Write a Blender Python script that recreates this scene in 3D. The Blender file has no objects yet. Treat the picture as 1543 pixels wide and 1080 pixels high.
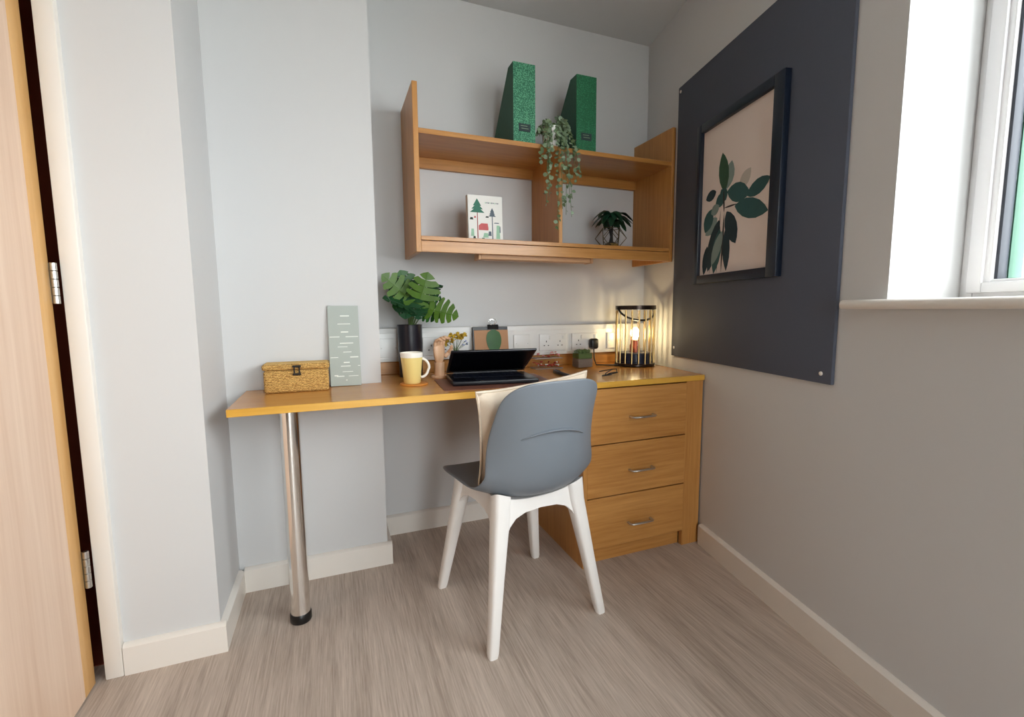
import bpy, bmesh, math, random
from mathutils import Vector, Matrix
random.seed(7)
C = bpy.context.scene.collection
SC = bpy.context.scene
PI = math.pi

# ------------------------------------------------------------------ camera
CAM = Vector((-1.5948, -2.1319, 1.0326))
yaw, pitch, roll = 0.3772, -0.1077, -0.0066
cy_, sy_, cp_, sp_ = math.cos(yaw), math.sin(yaw), math.cos(pitch), math.sin(pitch)
fwd = Vector((sy_ * cp_, cy_ * cp_, sp_))
rgt = Vector((cy_, -sy_, 0))
upv = rgt.cross(fwd)
cr_, sr_ = math.cos(roll), math.sin(roll)
rgt, upv = cr_ * rgt + sr_ * upv, -sr_ * rgt + cr_ * upv
cam_data = bpy.data.cameras.new('camera')
cam = bpy.data.objects.new('camera', cam_data)
C.objects.link(cam)
m3 = Matrix((rgt, upv, -fwd)).transposed()
cam.matrix_world = Matrix.Translation(CAM) @ m3.to_4x4()
cam_data.sensor_fit = 'HORIZONTAL'
cam_data.sensor_width = 36.0
cam_data.lens = 698.8 / 1543 * 36.0
cam_data.shift_x = (771.5 - 779.1) / 1543
cam_data.shift_y = (541.9 - 540.0) / 1543
cam_data.clip_start = 0.02
SC.camera = cam

# ------------------------------------------------------------------ right wall frame (the wall is not square to the room)
WA = 0.1988
WM = Matrix(((math.sin(WA), -math.cos(WA), 0, 0), (math.cos(WA), math.sin(WA), 0, 0), (0, 0, 1, 0), (0, 0, 0, 1)))
def wp(s, off, z):
    """point on the right wall: s metres from the corner, off metres into the room"""
    return WM @ Vector((-s, off, z))
WIN_S0, WIN_S1, SILL_Z, HEAD_Z, REV = 1.399, 3.70, 1.0527, 2.08, 0.222

# ------------------------------------------------------------------ world, light, exposure
SKY_STRENGTH = 14.4
world = bpy.data.worlds.new('overcast_sky')
SC.world = world
world.use_nodes = True
wn = world.node_tree
bgn = wn.nodes['Background']
bgn.inputs['Color'].default_value = (0.93, 0.97, 1.0, 1)
bgn.inputs['Strength'].default_value = SKY_STRENGTH

pl = bpy.data.lights.new('window_portal', 'AREA')
pl.shape = 'RECTANGLE'
pl.size = WIN_S1 - WIN_S0
pl.size_y = HEAD_Z - SILL_Z
pl.cycles.is_portal = True
po = bpy.data.objects.new('window_portal', pl)
C.objects.link(po)
pc = wp((WIN_S0 + WIN_S1) / 2, -REV + 0.03, (SILL_Z + HEAD_Z) / 2)
inward = Vector((-math.cos(WA), math.sin(WA), 0))
po.matrix_world = Matrix.Translation(pc) @ inward.to_track_quat('-Z', 'Y').to_matrix().to_4x4()

pl2 = bpy.data.lights.new('added_window_portal', 'AREA')  # sampling guide for the added rear opening
pl2.shape = 'RECTANGLE'; pl2.size = 0.76; pl2.size_y = 2.11
pl2.cycles.is_portal = True
po2 = bpy.data.objects.new('added_window_portal', pl2)
C.objects.link(po2)
po2.matrix_world = Matrix.Translation((-1.24, -3.915, 1.095)) @ Vector((0, 1, 0)).to_track_quat('-Z', 'Y').to_matrix().to_4x4()

SC.view_settings.view_transform = 'Standard'
SC.view_settings.look = 'None'
SC.view_settings.gamma = 1.0
SC.view_settings.use_curve_mapping = False
SC.view_settings.exposure = 0.0
try:
    SC.cycles.use_denoising = True
    SC.cycles.max_bounces = 10
    SC.cycles.diffuse_bounces = 6
    SC.cycles.transparent_max_bounces = 16
    SC.cycles.sample_clamp_indirect = 6.0
    SC.cycles.caustics_reflective = False
    SC.cycles.caustics_refractive = False
except Exception:
    pass

# ------------------------------------------------------------------ materials
def srgb(r, g, b):
    f = lambda c: (c / 255 / 12.92) if c / 255 <= 0.04045 else ((c / 255 + 0.055) / 1.055) ** 2.4
    return (f(r), f(g), f(b), 1)

def mat(name, col, rough=0.5, metal=0.0, var=0.0, scale=20.0, bump=0.0, spec=0.5, emit=None, estr=0.0, coat=0.0):
    m = bpy.data.materials.new(name)
    m.use_nodes = True
    nt = m.node_tree; N = nt.nodes; L = nt.links
    p = N['Principled BSDF']
    p.inputs['Base Color'].default_value = col
    p.inputs['Roughness'].default_value = rough
    p.inputs['Metallic'].default_value = metal
    p.inputs['Specular IOR Level'].default_value = spec
    if coat: p.inputs['Coat Weight'].default_value = coat; p.inputs['Coat Roughness'].default_value = 0.1
    if emit:
        p.inputs['Emission Color'].default_value = emit
        p.inputs['Emission Strength'].default_value = estr
    tc = N.new('ShaderNodeTexCoord')
    nz = N.new('ShaderNodeTexNoise'); nz.inputs['Scale'].default_value = scale; nz.inputs['Detail'].default_value = 4
    L.new(tc.outputs['Object'], nz.inputs['Vector'])
    mx = N.new('ShaderNodeMix'); mx.data_type = 'RGBA'
    d = tuple(c * (1 - var) for c in col[:3]) + (1,)
    e = tuple(min(1, c * (1 + var * 0.6)) for c in col[:3]) + (1,)
    mx.inputs[6].default_value = d; mx.inputs[7].default_value = e
    L.new(nz.outputs['Fac'], mx.inputs[0]); L.new(mx.outputs[2], p.inputs['Base Color'])
    if bump:
        b = N.new('ShaderNodeBump'); b.inputs['Strength'].default_value = bump; b.inputs['Distance'].default_value = 0.002
        L.new(nz.outputs['Fac'], b.inputs['Height']); L.new(b.outputs['Normal'], p.inputs['Normal'])
    return m

def wood(name, dark, light, axis='X', freq=60.0, stretch=0.05, rough=0.35, spec=0.5, contrast=(0.3, 0.7), bump=0.05, big=6.0):
    """straight grained timber: noise drawn out along one object axis"""
    m = bpy.data.materials.new(name)
    m.use_nodes = True
    nt = m.node_tree; N = nt.nodes; L = nt.links
    p = N['Principled BSDF']
    p.inputs['Roughness'].default_value = rough
    p.inputs['Specular IOR Level'].default_value = spec
    tc = N.new('ShaderNodeTexCoord')
    mp = N.new('ShaderNodeMapping')
    sc = [1, 1, 1]; sc['XYZ'.index(axis)] = stretch
    mp.inputs['Scale'].default_value = sc
    L.new(tc.outputs['Object'], mp.inputs['Vector'])
    n1 = N.new('ShaderNodeTexNoise'); n1.inputs['Scale'].default_value = freq; n1.inputs['Detail'].default_value = 6; n1.inputs['Roughness'].default_value = 0.65
    n2 = N.new('ShaderNodeTexNoise'); n2.inputs['Scale'].default_value = big; n2.inputs['Detail'].default_value = 3; n2.inputs['Distortion'].default_value = 1.2
    L.new(mp.outputs['Vector'], n1.inputs['Vector']); L.new(mp.outputs['Vector'], n2.inputs['Vector'])
    ad = N.new('ShaderNodeMath'); ad.operation = 'MULTIPLY_ADD'; ad.inputs[1].default_value = 0.62
    ml = N.new('ShaderNodeMath'); ml.operation = 'MULTIPLY'; ml.inputs[1].default_value = 0.38
    L.new(n2.outputs['Fac'], ml.inputs[0]); L.new(n1.outputs['Fac'], ad.inputs[0]); L.new(ml.outputs[0], ad.inputs[2])
    rp = N.new('ShaderNodeValToRGB')
    rp.color_ramp.elements[0].position = contrast[0]; rp.color_ramp.elements[0].color = dark
    rp.color_ramp.elements[1].position = contrast[1]; rp.color_ramp.elements[1].color = light
    L.new(ad.outputs[0], rp.inputs['Fac']); L.new(rp.outputs['Color'], p.inputs['Base Color'])
    if bump:
        b = N.new('ShaderNodeBump'); b.inputs['Strength'].default_value = bump; b.inputs['Distance'].default_value = 0.001
        L.new(n1.outputs['Fac'], b.inputs['Height']); L.new(b.outputs['Normal'], p.inputs['Normal'])
    return m

def glass(name, tint=(1, 1, 1, 1), refl=0.12, rough=0.02):
    m = bpy.data.materials.new(name)
    m.use_nodes = True
    nt = m.node_tree; N = nt.nodes; L = nt.links
    N.remove(N['Principled BSDF'])
    t = N.new('ShaderNodeBsdfTransparent'); t.inputs['Color'].default_value = tint
    g = N.new('ShaderNodeBsdfGlossy'); g.inputs['Roughness'].default_value = rough
    ge = N.new('ShaderNodeNewGeometry')
    dt = N.new('ShaderNodeVectorMath'); dt.operation = 'DOT_PRODUCT'
    L.new(ge.outputs['Normal'], dt.inputs[0]); L.new(ge.outputs['Incoming'], dt.inputs[1])
    def math_(op, v0=None, v1=None, src=None):
        n = N.new('ShaderNodeMath'); n.operation = op
        if v0 is not None: n.inputs[0].default_value = v0
        if v1 is not None: n.inputs[1].default_value = v1
        return n
    ab = math_('ABSOLUTE'); L.new(dt.outputs['Value'], ab.inputs[0])
    om = math_('SUBTRACT', 1.0); L.new(ab.outputs[0], om.inputs[1])
    pw = math_('POWER', None, 5.0); L.new(om.outputs[0], pw.inputs[0])
    ad = math_('MULTIPLY_ADD', None, 0.9); ad.inputs[2].default_value = refl; ad.use_clamp = True
    L.new(pw.outputs[0], ad.inputs[0])
    mx = N.new('ShaderNodeMixShader')
    L.new(ad.outputs[0], mx.inputs['Fac'])
    L.new(t.outputs[0], mx.inputs[1]); L.new(g.outputs[0], mx.inputs[2])
    L.new(mx.outputs[0], N['Material Output'].inputs['Surface'])
    return m

def speckle(name, base, fleck, scale=260.0, thr=0.52, rough=0.6):
    m = mat(name, base, rough)
    nt = m.node_tree; N = nt.nodes; L = nt.links
    tc = N.new('ShaderNodeTexCoord')
    v = N.new('ShaderNodeTexNoise'); v.inputs['Scale'].default_value = scale; v.inputs['Detail'].default_value = 2
    L.new(tc.outputs['Object'], v.inputs['Vector'])
    rp = N.new('ShaderNodeValToRGB'); rp.color_ramp.elements[0].position = thr - 0.05; rp.color_ramp.elements[0].color = base
    rp.color_ramp.elements[1].position = thr + 0.08; rp.color_ramp.elements[1].color = fleck
    L.new(v.outputs['Fac'], rp.inputs['Fac']); L.new(rp.outputs['Color'], N['Principled BSDF'].inputs['Base Color'])
    return m

M = {}
M['wall'] = mat('white_wall_paint', srgb(205, 205, 205), 0.75, var=0.015, scale=3, bump=0.0, spec=0.25)
M['ceil'] = mat('ceiling_paint', srgb(200, 201, 201), 0.85, var=0.015, scale=3, spec=0.2)
M['trim'] = mat('white_gloss_trim', srgb(228, 222, 214), 0.35, var=0.015, scale=5)
M['floor'] = wood('wood_look_vinyl', srgb(146, 130, 117), srgb(206, 191, 178), 'Y', freq=190, stretch=0.035, rough=0.5, spec=0.35, contrast=(0.31, 0.66), bump=0.04, big=14)
M['oak'] = wood('honey_oak_veneer', srgb(160, 105, 48), srgb(200, 146, 82), 'X', freq=90, stretch=0.05, rough=0.3, contrast=(0.3, 0.7))
M['oak_v'] = wood('honey_oak_upright', srgb(160, 105, 48), srgb(200, 146, 82), 'Z', freq=90, stretch=0.05, rough=0.35, contrast=(0.3, 0.7))
M['desk'] = wood('glossy_oak_desktop', srgb(178, 118, 54), srgb(208, 150, 80), 'X', freq=60, stretch=0.04, rough=0.2, contrast=(0.3, 0.7), bump=0.0)
M['lip'] = wood('golden_edge_band', srgb(196, 142, 44), srgb(222, 172, 74), 'X', freq=60, stretch=0.04, rough=0.35, bump=0.0)
M['door'] = wood('pale_oak_door', srgb(212, 178, 152), srgb(238, 212, 190), 'Z', freq=55, stretch=0.03, rough=0.4, contrast=(0.3, 0.75))
M['door_edge'] = wood('orange_oak_lipping', srgb(202, 150, 88), srgb(226, 182, 122), 'Z', freq=60, stretch=0.03, rough=0.4)
M['dark'] = mat('dark_cupboard_lining', srgb(120, 56, 36), 0.8, var=0.1)
M['chrome'] = mat('polished_chrome', (0.93, 0.92, 0.9, 1), 0.16, 1.0, var=0.02)
M['steel'] = mat('satin_steel', (0.6, 0.59, 0.57, 1), 0.3, 1.0, var=0.05)
M['black'] = mat('black_plastic', srgb(16, 16, 18), 0.4, var=0.1)
M['blackrub'] = mat('black_rubber', srgb(12, 12, 12), 0.35, var=0.1)
M['chair'] = mat('blue_grey_chair_plastic', srgb(114, 121, 129), 0.45, var=0.03, scale=8)
M['white_pl'] = mat('white_chair_plastic', srgb(232, 228, 224), 0.4, var=0.02)
M['cream'] = mat('cream_cotton', srgb(224, 208, 188), 0.9, var=0.05, scale=120, bump=0.15, spec=0.1)
M['board'] = mat('charcoal_board_felt', srgb(82, 86, 98), 0.7, var=0.05, scale=200, spec=0.25)
M['frame'] = mat('navy_black_frame', srgb(16, 26, 42), 0.35, var=0.06)
M['paper'] = mat('pinkish_print_paper', srgb(226, 212, 204), 0.7, var=0.02)
M['upvc'] = mat('white_window_plastic', srgb(228, 228, 230), 0.3, var=0.01)
M['gasket'] = mat('dark_gasket', srgb(52, 56, 66), 0.6, var=0.05)
M['mint'] = mat('mint_green_cladding', srgb(46, 92, 72), 0.6, var=0.05)
M['glass'] = glass('clear_glass', refl=0.05)
M['winglass'] = glass('window_glass', tint=(0.985, 0.995, 0.99, 1), refl=0.03)
M['picglass'] = glass('picture_glass', refl=0.045)
M['socket'] = mat('white_socket_plastic', srgb(226, 226, 224), 0.35, var=0.01)
M['hole'] = mat('socket_hole', srgb(60, 58, 58), 0.6, var=0.05)
M['groove'] = mat('grey_edge_plastic', srgb(150, 150, 150), 0.6, var=0.05)  # greyish plastic for the clear box's edge strips
M['green_file'] = speckle('green_flecked_card', srgb(24, 98, 70), srgb(104, 178, 138), 380, 0.54)
M['green_side'] = mat('plain_green_card', srgb(40, 84, 66), 0.7, var=0.08, scale=60)
M['green_file2'] = speckle('deep_green_flecked_card', srgb(12, 92, 56), srgb(56, 140, 96), 380, 0.58)
M['ink'] = mat('dark_ink', srgb(28, 48, 50), 0.6, var=0.1)
M['leaf'] = mat('glossy_monstera_leaf', srgb(40, 92, 32), 0.52, var=0.5, scale=22)
M['leaf2'] = mat('deep_monstera_leaf', srgb(18, 66, 34), 0.52, var=0.5, scale=22)
M['leaf3'] = mat('lime_monstera_leaf', srgb(74, 108, 30), 0.52, var=0.45, scale=22)
M['stem'] = mat('plant_stem', srgb(86, 112, 60), 0.5, var=0.2)
M['sage'] = mat('sage_trailing_leaf', srgb(120, 142, 112), 0.5, var=0.25, scale=40)
M['sage2'] = mat('olive_trailing_leaf', srgb(86, 104, 66), 0.5, var=0.25, scale=40)
M['pot'] = mat('matt_black_pot', srgb(22, 20, 30), 0.3, var=0.1)
M['soil'] = mat('potting_soil', srgb(48, 36, 28), 0.95, var=0.3, scale=90, bump=0.5)
M['mug'] = mat('yellow_mug_glaze', srgb(232, 210, 136), 0.2, var=0.03, scale=10)
M['mugw'] = mat('white_mug_glaze', srgb(240, 236, 228), 0.2, var=0.01)
M['cork'] = mat('amber_coaster', srgb(206, 132, 50), 0.5, var=0.15, scale=60)
M['mat'] = mat('brown_leather_mat', srgb(118, 72, 56), 0.5, var=0.15, scale=60)
M['handwood'] = wood('pale_beech', srgb(206, 160, 122), srgb(230, 190, 156), 'Z', freq=60, stretch=0.1, rough=0.45)
M['yellow'] = mat('dried_yellow_petals', srgb(204, 170, 60), 0.8, var=0.3, scale=80)
M['mauve'] = mat('pale_blue_petals', srgb(150, 160, 205), 0.8, var=0.2, scale=80)
M['kraft'] = mat('brown_kraft_card', srgb(186, 142, 106), 0.8, var=0.06, scale=60)
M['lampdark'] = mat('dark_bronze', srgb(58, 48, 42), 0.3, 0.8, var=0.1)
M['brass'] = mat('antique_brass', srgb(186, 156, 102), 0.3, 0.8, var=0.1)
M['navy'] = mat('navy_enamel', srgb(14, 26, 52), 0.35, var=0.1)
M['copper'] = mat('copper_socket', srgb(160, 84, 60), 0.35, 0.6, var=0.1)
M['bulb'] = mat('glowing_bulb', (1, 0.85, 0.55, 1), 0.3, emit=(1, 0.78, 0.42, 1), estr=80)
M['screen'] = mat('black_screen', srgb(4, 4, 7), 0.25, var=0.0)
M['laptop'] = mat('black_laptop_shell', srgb(14, 16, 24), 0.3, var=0.1)
M['key'] = mat('dark_keycap', srgb(24, 28, 42), 0.3, var=0.1)
M['greypanel'] = mat('grey_green_card', srgb(168, 176, 170), 0.7, var=0.03, scale=30)
M['dash'] = mat('white_dash_print', srgb(232, 236, 228), 0.6, var=0.02)
M['red'] = mat('red_plastic', srgb(176, 52, 44), 0.35, var=0.2, scale=30)
M['pink'] = mat('pink_plastic', srgb(212, 140, 140), 0.4, var=0.15, scale=30)
M['moss'] = mat('preserved_moss', srgb(76, 106, 44), 0.95, var=0.35, scale=120, bump=0.5)
M['jar_reflection'] = mat('grey_desk_reflection', srgb(128, 118, 110), 0.9, var=0.2, scale=200)
M['gold'] = mat('gold_wire', srgb(110, 96, 70), 0.35, 0.8, var=0.1)
M['goldbase'] = mat('straw_gold_base', srgb(150, 120, 62), 0.6, var=0.2, scale=90)
M['bark'] = mat('dark_bark', srgb(36, 32, 28), 0.8, var=0.3, scale=60)
M['darkleaf'] = mat('dark_green_leaf', srgb(14, 62, 40), 0.45, var=0.35, scale=40)
M['diffuser'] = mat('beige_strip_light_cover', srgb(196, 152, 112), 0.5, var=0.03)
M['ground'] = mat('pale_concrete_ground', srgb(190, 190, 186), 0.9, var=0.1, scale=2)
M['pages'] = mat('book_pages', srgb(206, 186, 150), 0.8, var=0.1, scale=150)
M['rearwood'] = wood('bounce_cutting_dark_wood', srgb(84, 56, 34), srgb(116, 80, 50), 'Z', freq=55, stretch=0.03, rough=0.5)  # assumed finish of unseen walls, kept dark to hold down bounced light

def wicker():
    m = mat('woven_seagrass', srgb(200, 152, 74), 0.8)
    nt = m.node_tree; N = nt.nodes; L = nt.links
    tc = N.new('ShaderNodeTexCoord')
    w1 = N.new('ShaderNodeTexNoise'); w1.inputs['Scale'].default_value = 110; w1.inputs['Detail'].default_value = 3
    w2 = N.new('ShaderNodeTexWave'); w2.bands_direction = 'Z'; w2.inputs['Scale'].default_value = 55; w2.inputs['Distortion'].default_value = 5; w2.inputs['Detail'].default_value = 2; w2.inputs['Detail Scale'].default_value = 4
    L.new(tc.outputs['Object'], w1.inputs['Vector']); L.new(tc.outputs['Object'], w2.inputs['Vector'])
    mm = N.new('ShaderNodeMath'); mm.operation = 'MULTIPLY_ADD'; mm.inputs[1].default_value = 0.5
    L.new(w1.outputs['Fac'], mm.inputs[0])
    h = N.new('ShaderNodeMath'); h.operation = 'MULTIPLY'; h.inputs[1].default_value = 0.5
    L.new(w2.outputs['Fac'], h.inputs[0]); L.new(h.outputs[0], mm.inputs[2])
    rp = N.new('ShaderNodeValToRGB'); rp.color_ramp.elements[0].position = 0.25; rp.color_ramp.elements[0].color = srgb(140, 96, 40)
    rp.color_ramp.elements[1].position = 0.7; rp.color_ramp.elements[1].color = srgb(226, 184, 108)
    L.new(mm.outputs[0], rp.inputs['Fac']); L.new(rp.outputs['Color'], N['Principled BSDF'].inputs['Base Color'])
    b = N.new('ShaderNodeBump'); b.inputs['Strength'].default_value = 0.7; b.inputs['Distance'].default_value = 0.004
    L.new(mm.outputs[0], b.inputs['Height']); L.new(b.outputs['Normal'], N['Principled BSDF'].inputs['Normal'])
    return m
M['wicker'] = wicker()

def pot_pattern():
    m = mat('white_pot_black_marks', srgb(226, 224, 218), 0.4)
    nt = m.node_tree; N = nt.nodes; L = nt.links
    tc = N.new('ShaderNodeTexCoord')
    v = N.new('ShaderNodeTexVoronoi'); v.inputs['Scale'].default_value = 62; v.feature = 'F1'
    L.new(tc.outputs['Object'], v.inputs['Vector'])
    rp = N.new('ShaderNodeValToRGB'); rp.color_ramp.interpolation = 'CONSTANT'
    rp.color_ramp.elements[0].position = 0.0; rp.color_ramp.elements[0].color = srgb(40, 42, 42)
    rp.color_ramp.elements[1].position = 0.27; rp.color_ramp.elements[1].color = srgb(228, 226, 220)
    L.new(v.outputs['Distance'], rp.inputs['Fac']); L.new(rp.outputs['Color'], N['Principled BSDF'].inputs['Base Color'])
    return m
M['potpat'] = pot_pattern()

# ------------------------------------------------------------------ mesh helpers
WMAT = {}   # world matrix of every object we make
def B(): return bmesh.new()
def quad_box(bm, x0, x1, y0, y1, z0, z1, mtx=None, mi=0):
    vs = [bm.verts.new((x, y, z)) for x in (x0, x1) for y in (y0, y1) for z in (z0, z1)]
    fs = [(0, 1, 3, 2), (4, 6, 7, 5), (0, 4, 5, 1), (2, 3, 7, 6), (0, 2, 6, 4), (1, 5, 7, 3)]
    out = []
    for f in fs:
        fc = bm.faces.new([vs[i] for i in f]); fc.material_index = mi; out.append(fc)
    if mtx is not None: bmesh.ops.transform(bm, matrix=mtx, verts=vs)
    return vs
def rbox(bm, x0, x1, y0, y1, z0, z1, r=0.003, seg=2, mtx=None, mi=0):
    t = bmesh.new()
    quad_box(t, x0, x1, y0, y1, z0, z1)
    bmesh.ops.bevel(t, geom=list(t.edges), offset=r, segments=seg, affect='EDGES', profile=0.5)
    if mtx is not None: bmesh.ops.transform(t, matrix=mtx, verts=list(t.verts))
    merge(bm, t, mi)
def merge(bm, t, mi=None):
    mp = {}
    for v in t.verts: mp[v] = bm.verts.new(v.co)
    for f in t.faces:
        try:
            n = bm.faces.new([mp[v] for v in f.verts]); n.smooth = f.smooth; n.material_index = f.material_index if mi is None else mi
        except ValueError: pass
    t.free()
def lathe(bm, prof, c=(0, 0, 0), n=28, mtx=None, smooth=True, mi=0, cap=True):
    """prof: list of (radius, z)"""
    rings = []
    for r, z in prof:
        rings.append([bm.verts.new((c[0] + r * math.cos(2 * PI * k / n), c[1] + r * math.sin(2 * PI * k / n), c[2] + z)) for k in range(n)])
    for a, b in zip(rings, rings[1:]):
        for k in range(n):
            f = bm.faces.new((a[k], a[(k + 1) % n], b[(k + 1) % n], b[k])); f.smooth = smooth; f.material_index = mi
    if cap:
        for rg, rev in ((rings[0], True), (rings[-1], False)):
            f = bm.faces.new(rg[::-1] if rev else rg); f.material_index = mi
    if mtx is not None:
        bmesh.ops.transform(bm, matrix=mtx, verts=[v for rg in rings for v in rg])
    return rings
def tube(bm, pts, r, n=8, mi=0, closed=False, flat=1.0):
    pts = [Vector(p) for p in pts]
    rs = r if isinstance(r, (list, tuple)) else [r] * len(pts)
    rings = []; prev = None
    for i, p in enumerate(pts):
        if closed: t = pts[(i + 1) % len(pts)] - pts[i - 1]
        else: t = pts[min(i + 1, len(pts) - 1)] - pts[max(i - 1, 0)]
        t.normalize()
        if prev is None:
            a = Vector((0, 0, 1)) if abs(t.z) < 0.9 else Vector((1, 0, 0))
            u = t.cross(a).normalized()
        else:
            u = (prev - t * prev.dot(t)).normalized()
        prev = u
        w = t.cross(u)
        rings.append([bm.verts.new(p + (u * math.cos(2 * PI * k / n) + w * math.sin(2 * PI * k / n) * flat) * rs[i]) for k in range(n)])
    m = len(rings)
    for i in range(m if closed else m - 1):
        a, b = rings[i], rings[(i + 1) % m]
        for k in range(n):
            f = bm.faces.new((a[k], a[(k + 1) % n], b[(k + 1) % n], b[k])); f.smooth = True; f.material_index = mi
    if not closed:
        bm.faces.new(rings[0][::-1]).material_index = mi; bm.faces.new(rings[-1]).material_index = mi
def prism(bm, poly, a0, a1, axis='Y', mtx=None, mi=0):
    def P(u, v, w): return {'Y': (u, w, v), 'X': (w, u, v), 'Z': (u, v, w)}[axis]
    lo = [bm.verts.new(P(u, v, a0)) for u, v in poly]; hi = [bm.verts.new(P(u, v, a1)) for u, v in poly]
    n = len(poly)
    fs = [bm.faces.new(lo), bm.faces.new(hi[::-1])]
    for i in range(n): fs.append(bm.faces.new((lo[i], hi[i], hi[(i + 1) % n], lo[(i + 1) % n])))
    for f in fs: f.material_index = mi
    if mtx is not None: bmesh.ops.transform(bm, matrix=mtx, verts=lo + hi)
    return fs
def ball(bm, c, r, sx=1, sy=1, sz=1, sub=2, mi=0):
    mt = Matrix.Translation(c) @ Matrix.Diagonal((sx, sy, sz, 1))
    res = bmesh.ops.create_icosphere(bm, subdivisions=sub, radius=r, matrix=mt)
    for v in res['verts']:
        for f in v.link_faces: f.smooth = True; f.material_index = mi

def obj(name, bm, m, parent=None, world=True, recalc=True):
    """link the bmesh as ONE mesh object; world=True: the coordinates are world ones and go into the parent's frame"""
    if parent is not None and world:
        bmesh.ops.transform(bm, matrix=WMAT[parent.name].inverted(), verts=list(bm.verts))
    if recalc: bmesh.ops.recalc_face_normals(bm, faces=list(bm.faces))
    me = bpy.data.meshes.new(name)
    bm.to_mesh(me); bm.free()
    for mm in (m if isinstance(m, (list, tuple)) else [m]): me.materials.append(mm)
    me.set_sharp_from_angle(angle=math.radians(42))
    o = bpy.data.objects.new(name, me)
    C.objects.link(o)
    if parent is not None:
        o.parent = parent
        WMAT[o.name] = WMAT[parent.name]
    else:
        WMAT[o.name] = Matrix.Identity(4)
    return o
def thing(name, label, cat, loc, rz=0.0, group=None, mtx=None):
    o = bpy.data.objects.new(name, None); C.objects.link(o)
    o.empty_display_size = 0.05
    mw = mtx if mtx is not None else Matrix.Translation(loc) @ Matrix.Rotation(rz, 4, 'Z')
    o.matrix_world = mw
    WMAT[o.name] = mw.copy()
    tag(o, label, cat, group)
    return o
def tag(o, label, cat, group=None):
    o['label'] = label; o['category'] = cat
    if group: o['group'] = group
    return o
def struct(name, bm, m, label=None):
    o = obj(name, bm, m); o['kind'] = 'structure'
    if label: o['label'] = label
    return o
def wbox(bm, s0, s1, o0, o1, z0, z1, r=0, mi=0):
    """box in right wall coordinates"""
    if r: rbox(bm, -s1, -s0, o0, o1, z0, z1, r, 2, WM, mi)
    else: quad_box(bm, -s1, -s0, o0, o1, z0, z1, WM, mi)

# ------------------------------------------------------------------ room dims
CEIL = 2.386
NIB_Y, NIB_X = -0.565, -1.955
PIL_Y, PIL_X = -0.248, -1.4264
BB = 0.018; BH = 0.0916
REAR_Y = -3.9; LEFT_X = -3.15

# ------------------------------------------------------------------ structure
def plan(extra):
    # plan outline of the room: its right side follows the slanting window wall
    a, b = wp(-0.12, -extra, 0), wp(4.45, -extra, 0)
    return [(LEFT_X - 0.1, REAR_Y - 0.1), (b.x, REAR_Y - 0.1), (a.x, 0.12), (LEFT_X - 0.1, 0.12)]
bm = B(); prism(bm, plan(0.25), -0.06, 0.0, 'Z')
struct('floor', bm, M['floor'], 'brownish grey wood-look vinyl floor with long grain')
bm = B(); prism(bm, plan(0.26), CEIL, CEIL + 0.06, 'Z')
struct('ceiling', bm, M['ceil'], 'plain white painted ceiling')
bm = B(); quad_box(bm, PIL_X, 0.12, 0.0, 0.1, 0, CEIL)
struct('wall_back', bm, M['wall'], 'white wall behind the desk')
bm = B(); quad_box(bm, NIB_X, PIL_X, PIL_Y, 0.1, 0, CEIL)
struct('wall_middle', bm, M['wall'], 'white boxed-out wall beside the desk recess')
bm = B(); quad_box(bm, -2.193, NIB_X, NIB_Y, 0.1, 0, CEIL)
struct('wall_left', bm, M['wall'], 'white wall stub next to the door frame')
bm = B()
wbox(bm, -0.1, WIN_S0, -0.26, 0.0, 0, CEIL)
wbox(bm, WIN_S1, 4.5, -0.26, 0.0, 0, CEIL)
wbox(bm, WIN_S0, WIN_S1, -0.26, 0.0, 0, SILL_Z - 0.025)
wbox(bm, WIN_S0, WIN_S1, -0.26, 0.0, HEAD_Z, CEIL)
struct('wall_right', bm, M['wall'], 'white window wall lying in shade')
RW0, RW1, RZ0, RZ1 = -1.62, -0.86, 0.04, 2.15
rx1 = wp(4.1, -0.1, 0).x
bm = B(); quad_box(bm, LEFT_X - 0.1, RW0, REAR_Y - 0.1, REAR_Y, 0, CEIL); quad_box(bm, RW1, rx1, REAR_Y - 0.1, REAR_Y, 0, CEIL)
quad_box(bm, RW0, RW1, REAR_Y - 0.1, REAR_Y, 0, RZ0); quad_box(bm, RW0, RW1, REAR_Y - 0.1, REAR_Y, RZ1, CEIL)
struct('wall_rear', bm, M['rearwood'])
w2 = bpy.data.objects.new('added_rear_window', None); C.objects.link(w2); w2.location = (-1.43, REAR_Y, RZ0); w2['kind'] = 'structure'  # unseen glazed opening, added to light the room from behind
WMAT['added_rear_window'] = Matrix.Translation((-1.43, REAR_Y, RZ0))
bm = B()
for a in ((RW0, RW0 + .06, RZ0, RZ1), (RW1 - .06, RW1, RZ0, RZ1), (RW0 + .06, RW1 - .06, RZ0, RZ0 + .06), (RW0 + .06, RW1 - .06, RZ1 - .06, RZ1), (-1.255, -1.225, RZ0 + .06, RZ1 - .06)):
    rbox(bm, a[0], a[1], REAR_Y - 0.08, REAR_Y - 0.02, a[2], a[3], 0.004)
obj('outer_frame', bm, M['upvc'], w2)
bm = B(); quad_box(bm, RW0 + .05, RW1 - .05, REAR_Y - 0.052, REAR_Y - 0.048, RZ0 + .05, RZ1 - .05); obj('pane', bm, M['winglass'], w2)
bm = B(); quad_box(bm, LEFT_X - 0.1, LEFT_X, REAR_Y, NIB_Y - 0.02, 0, CEIL)
struct('wall_side', bm, M['rearwood'])
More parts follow.
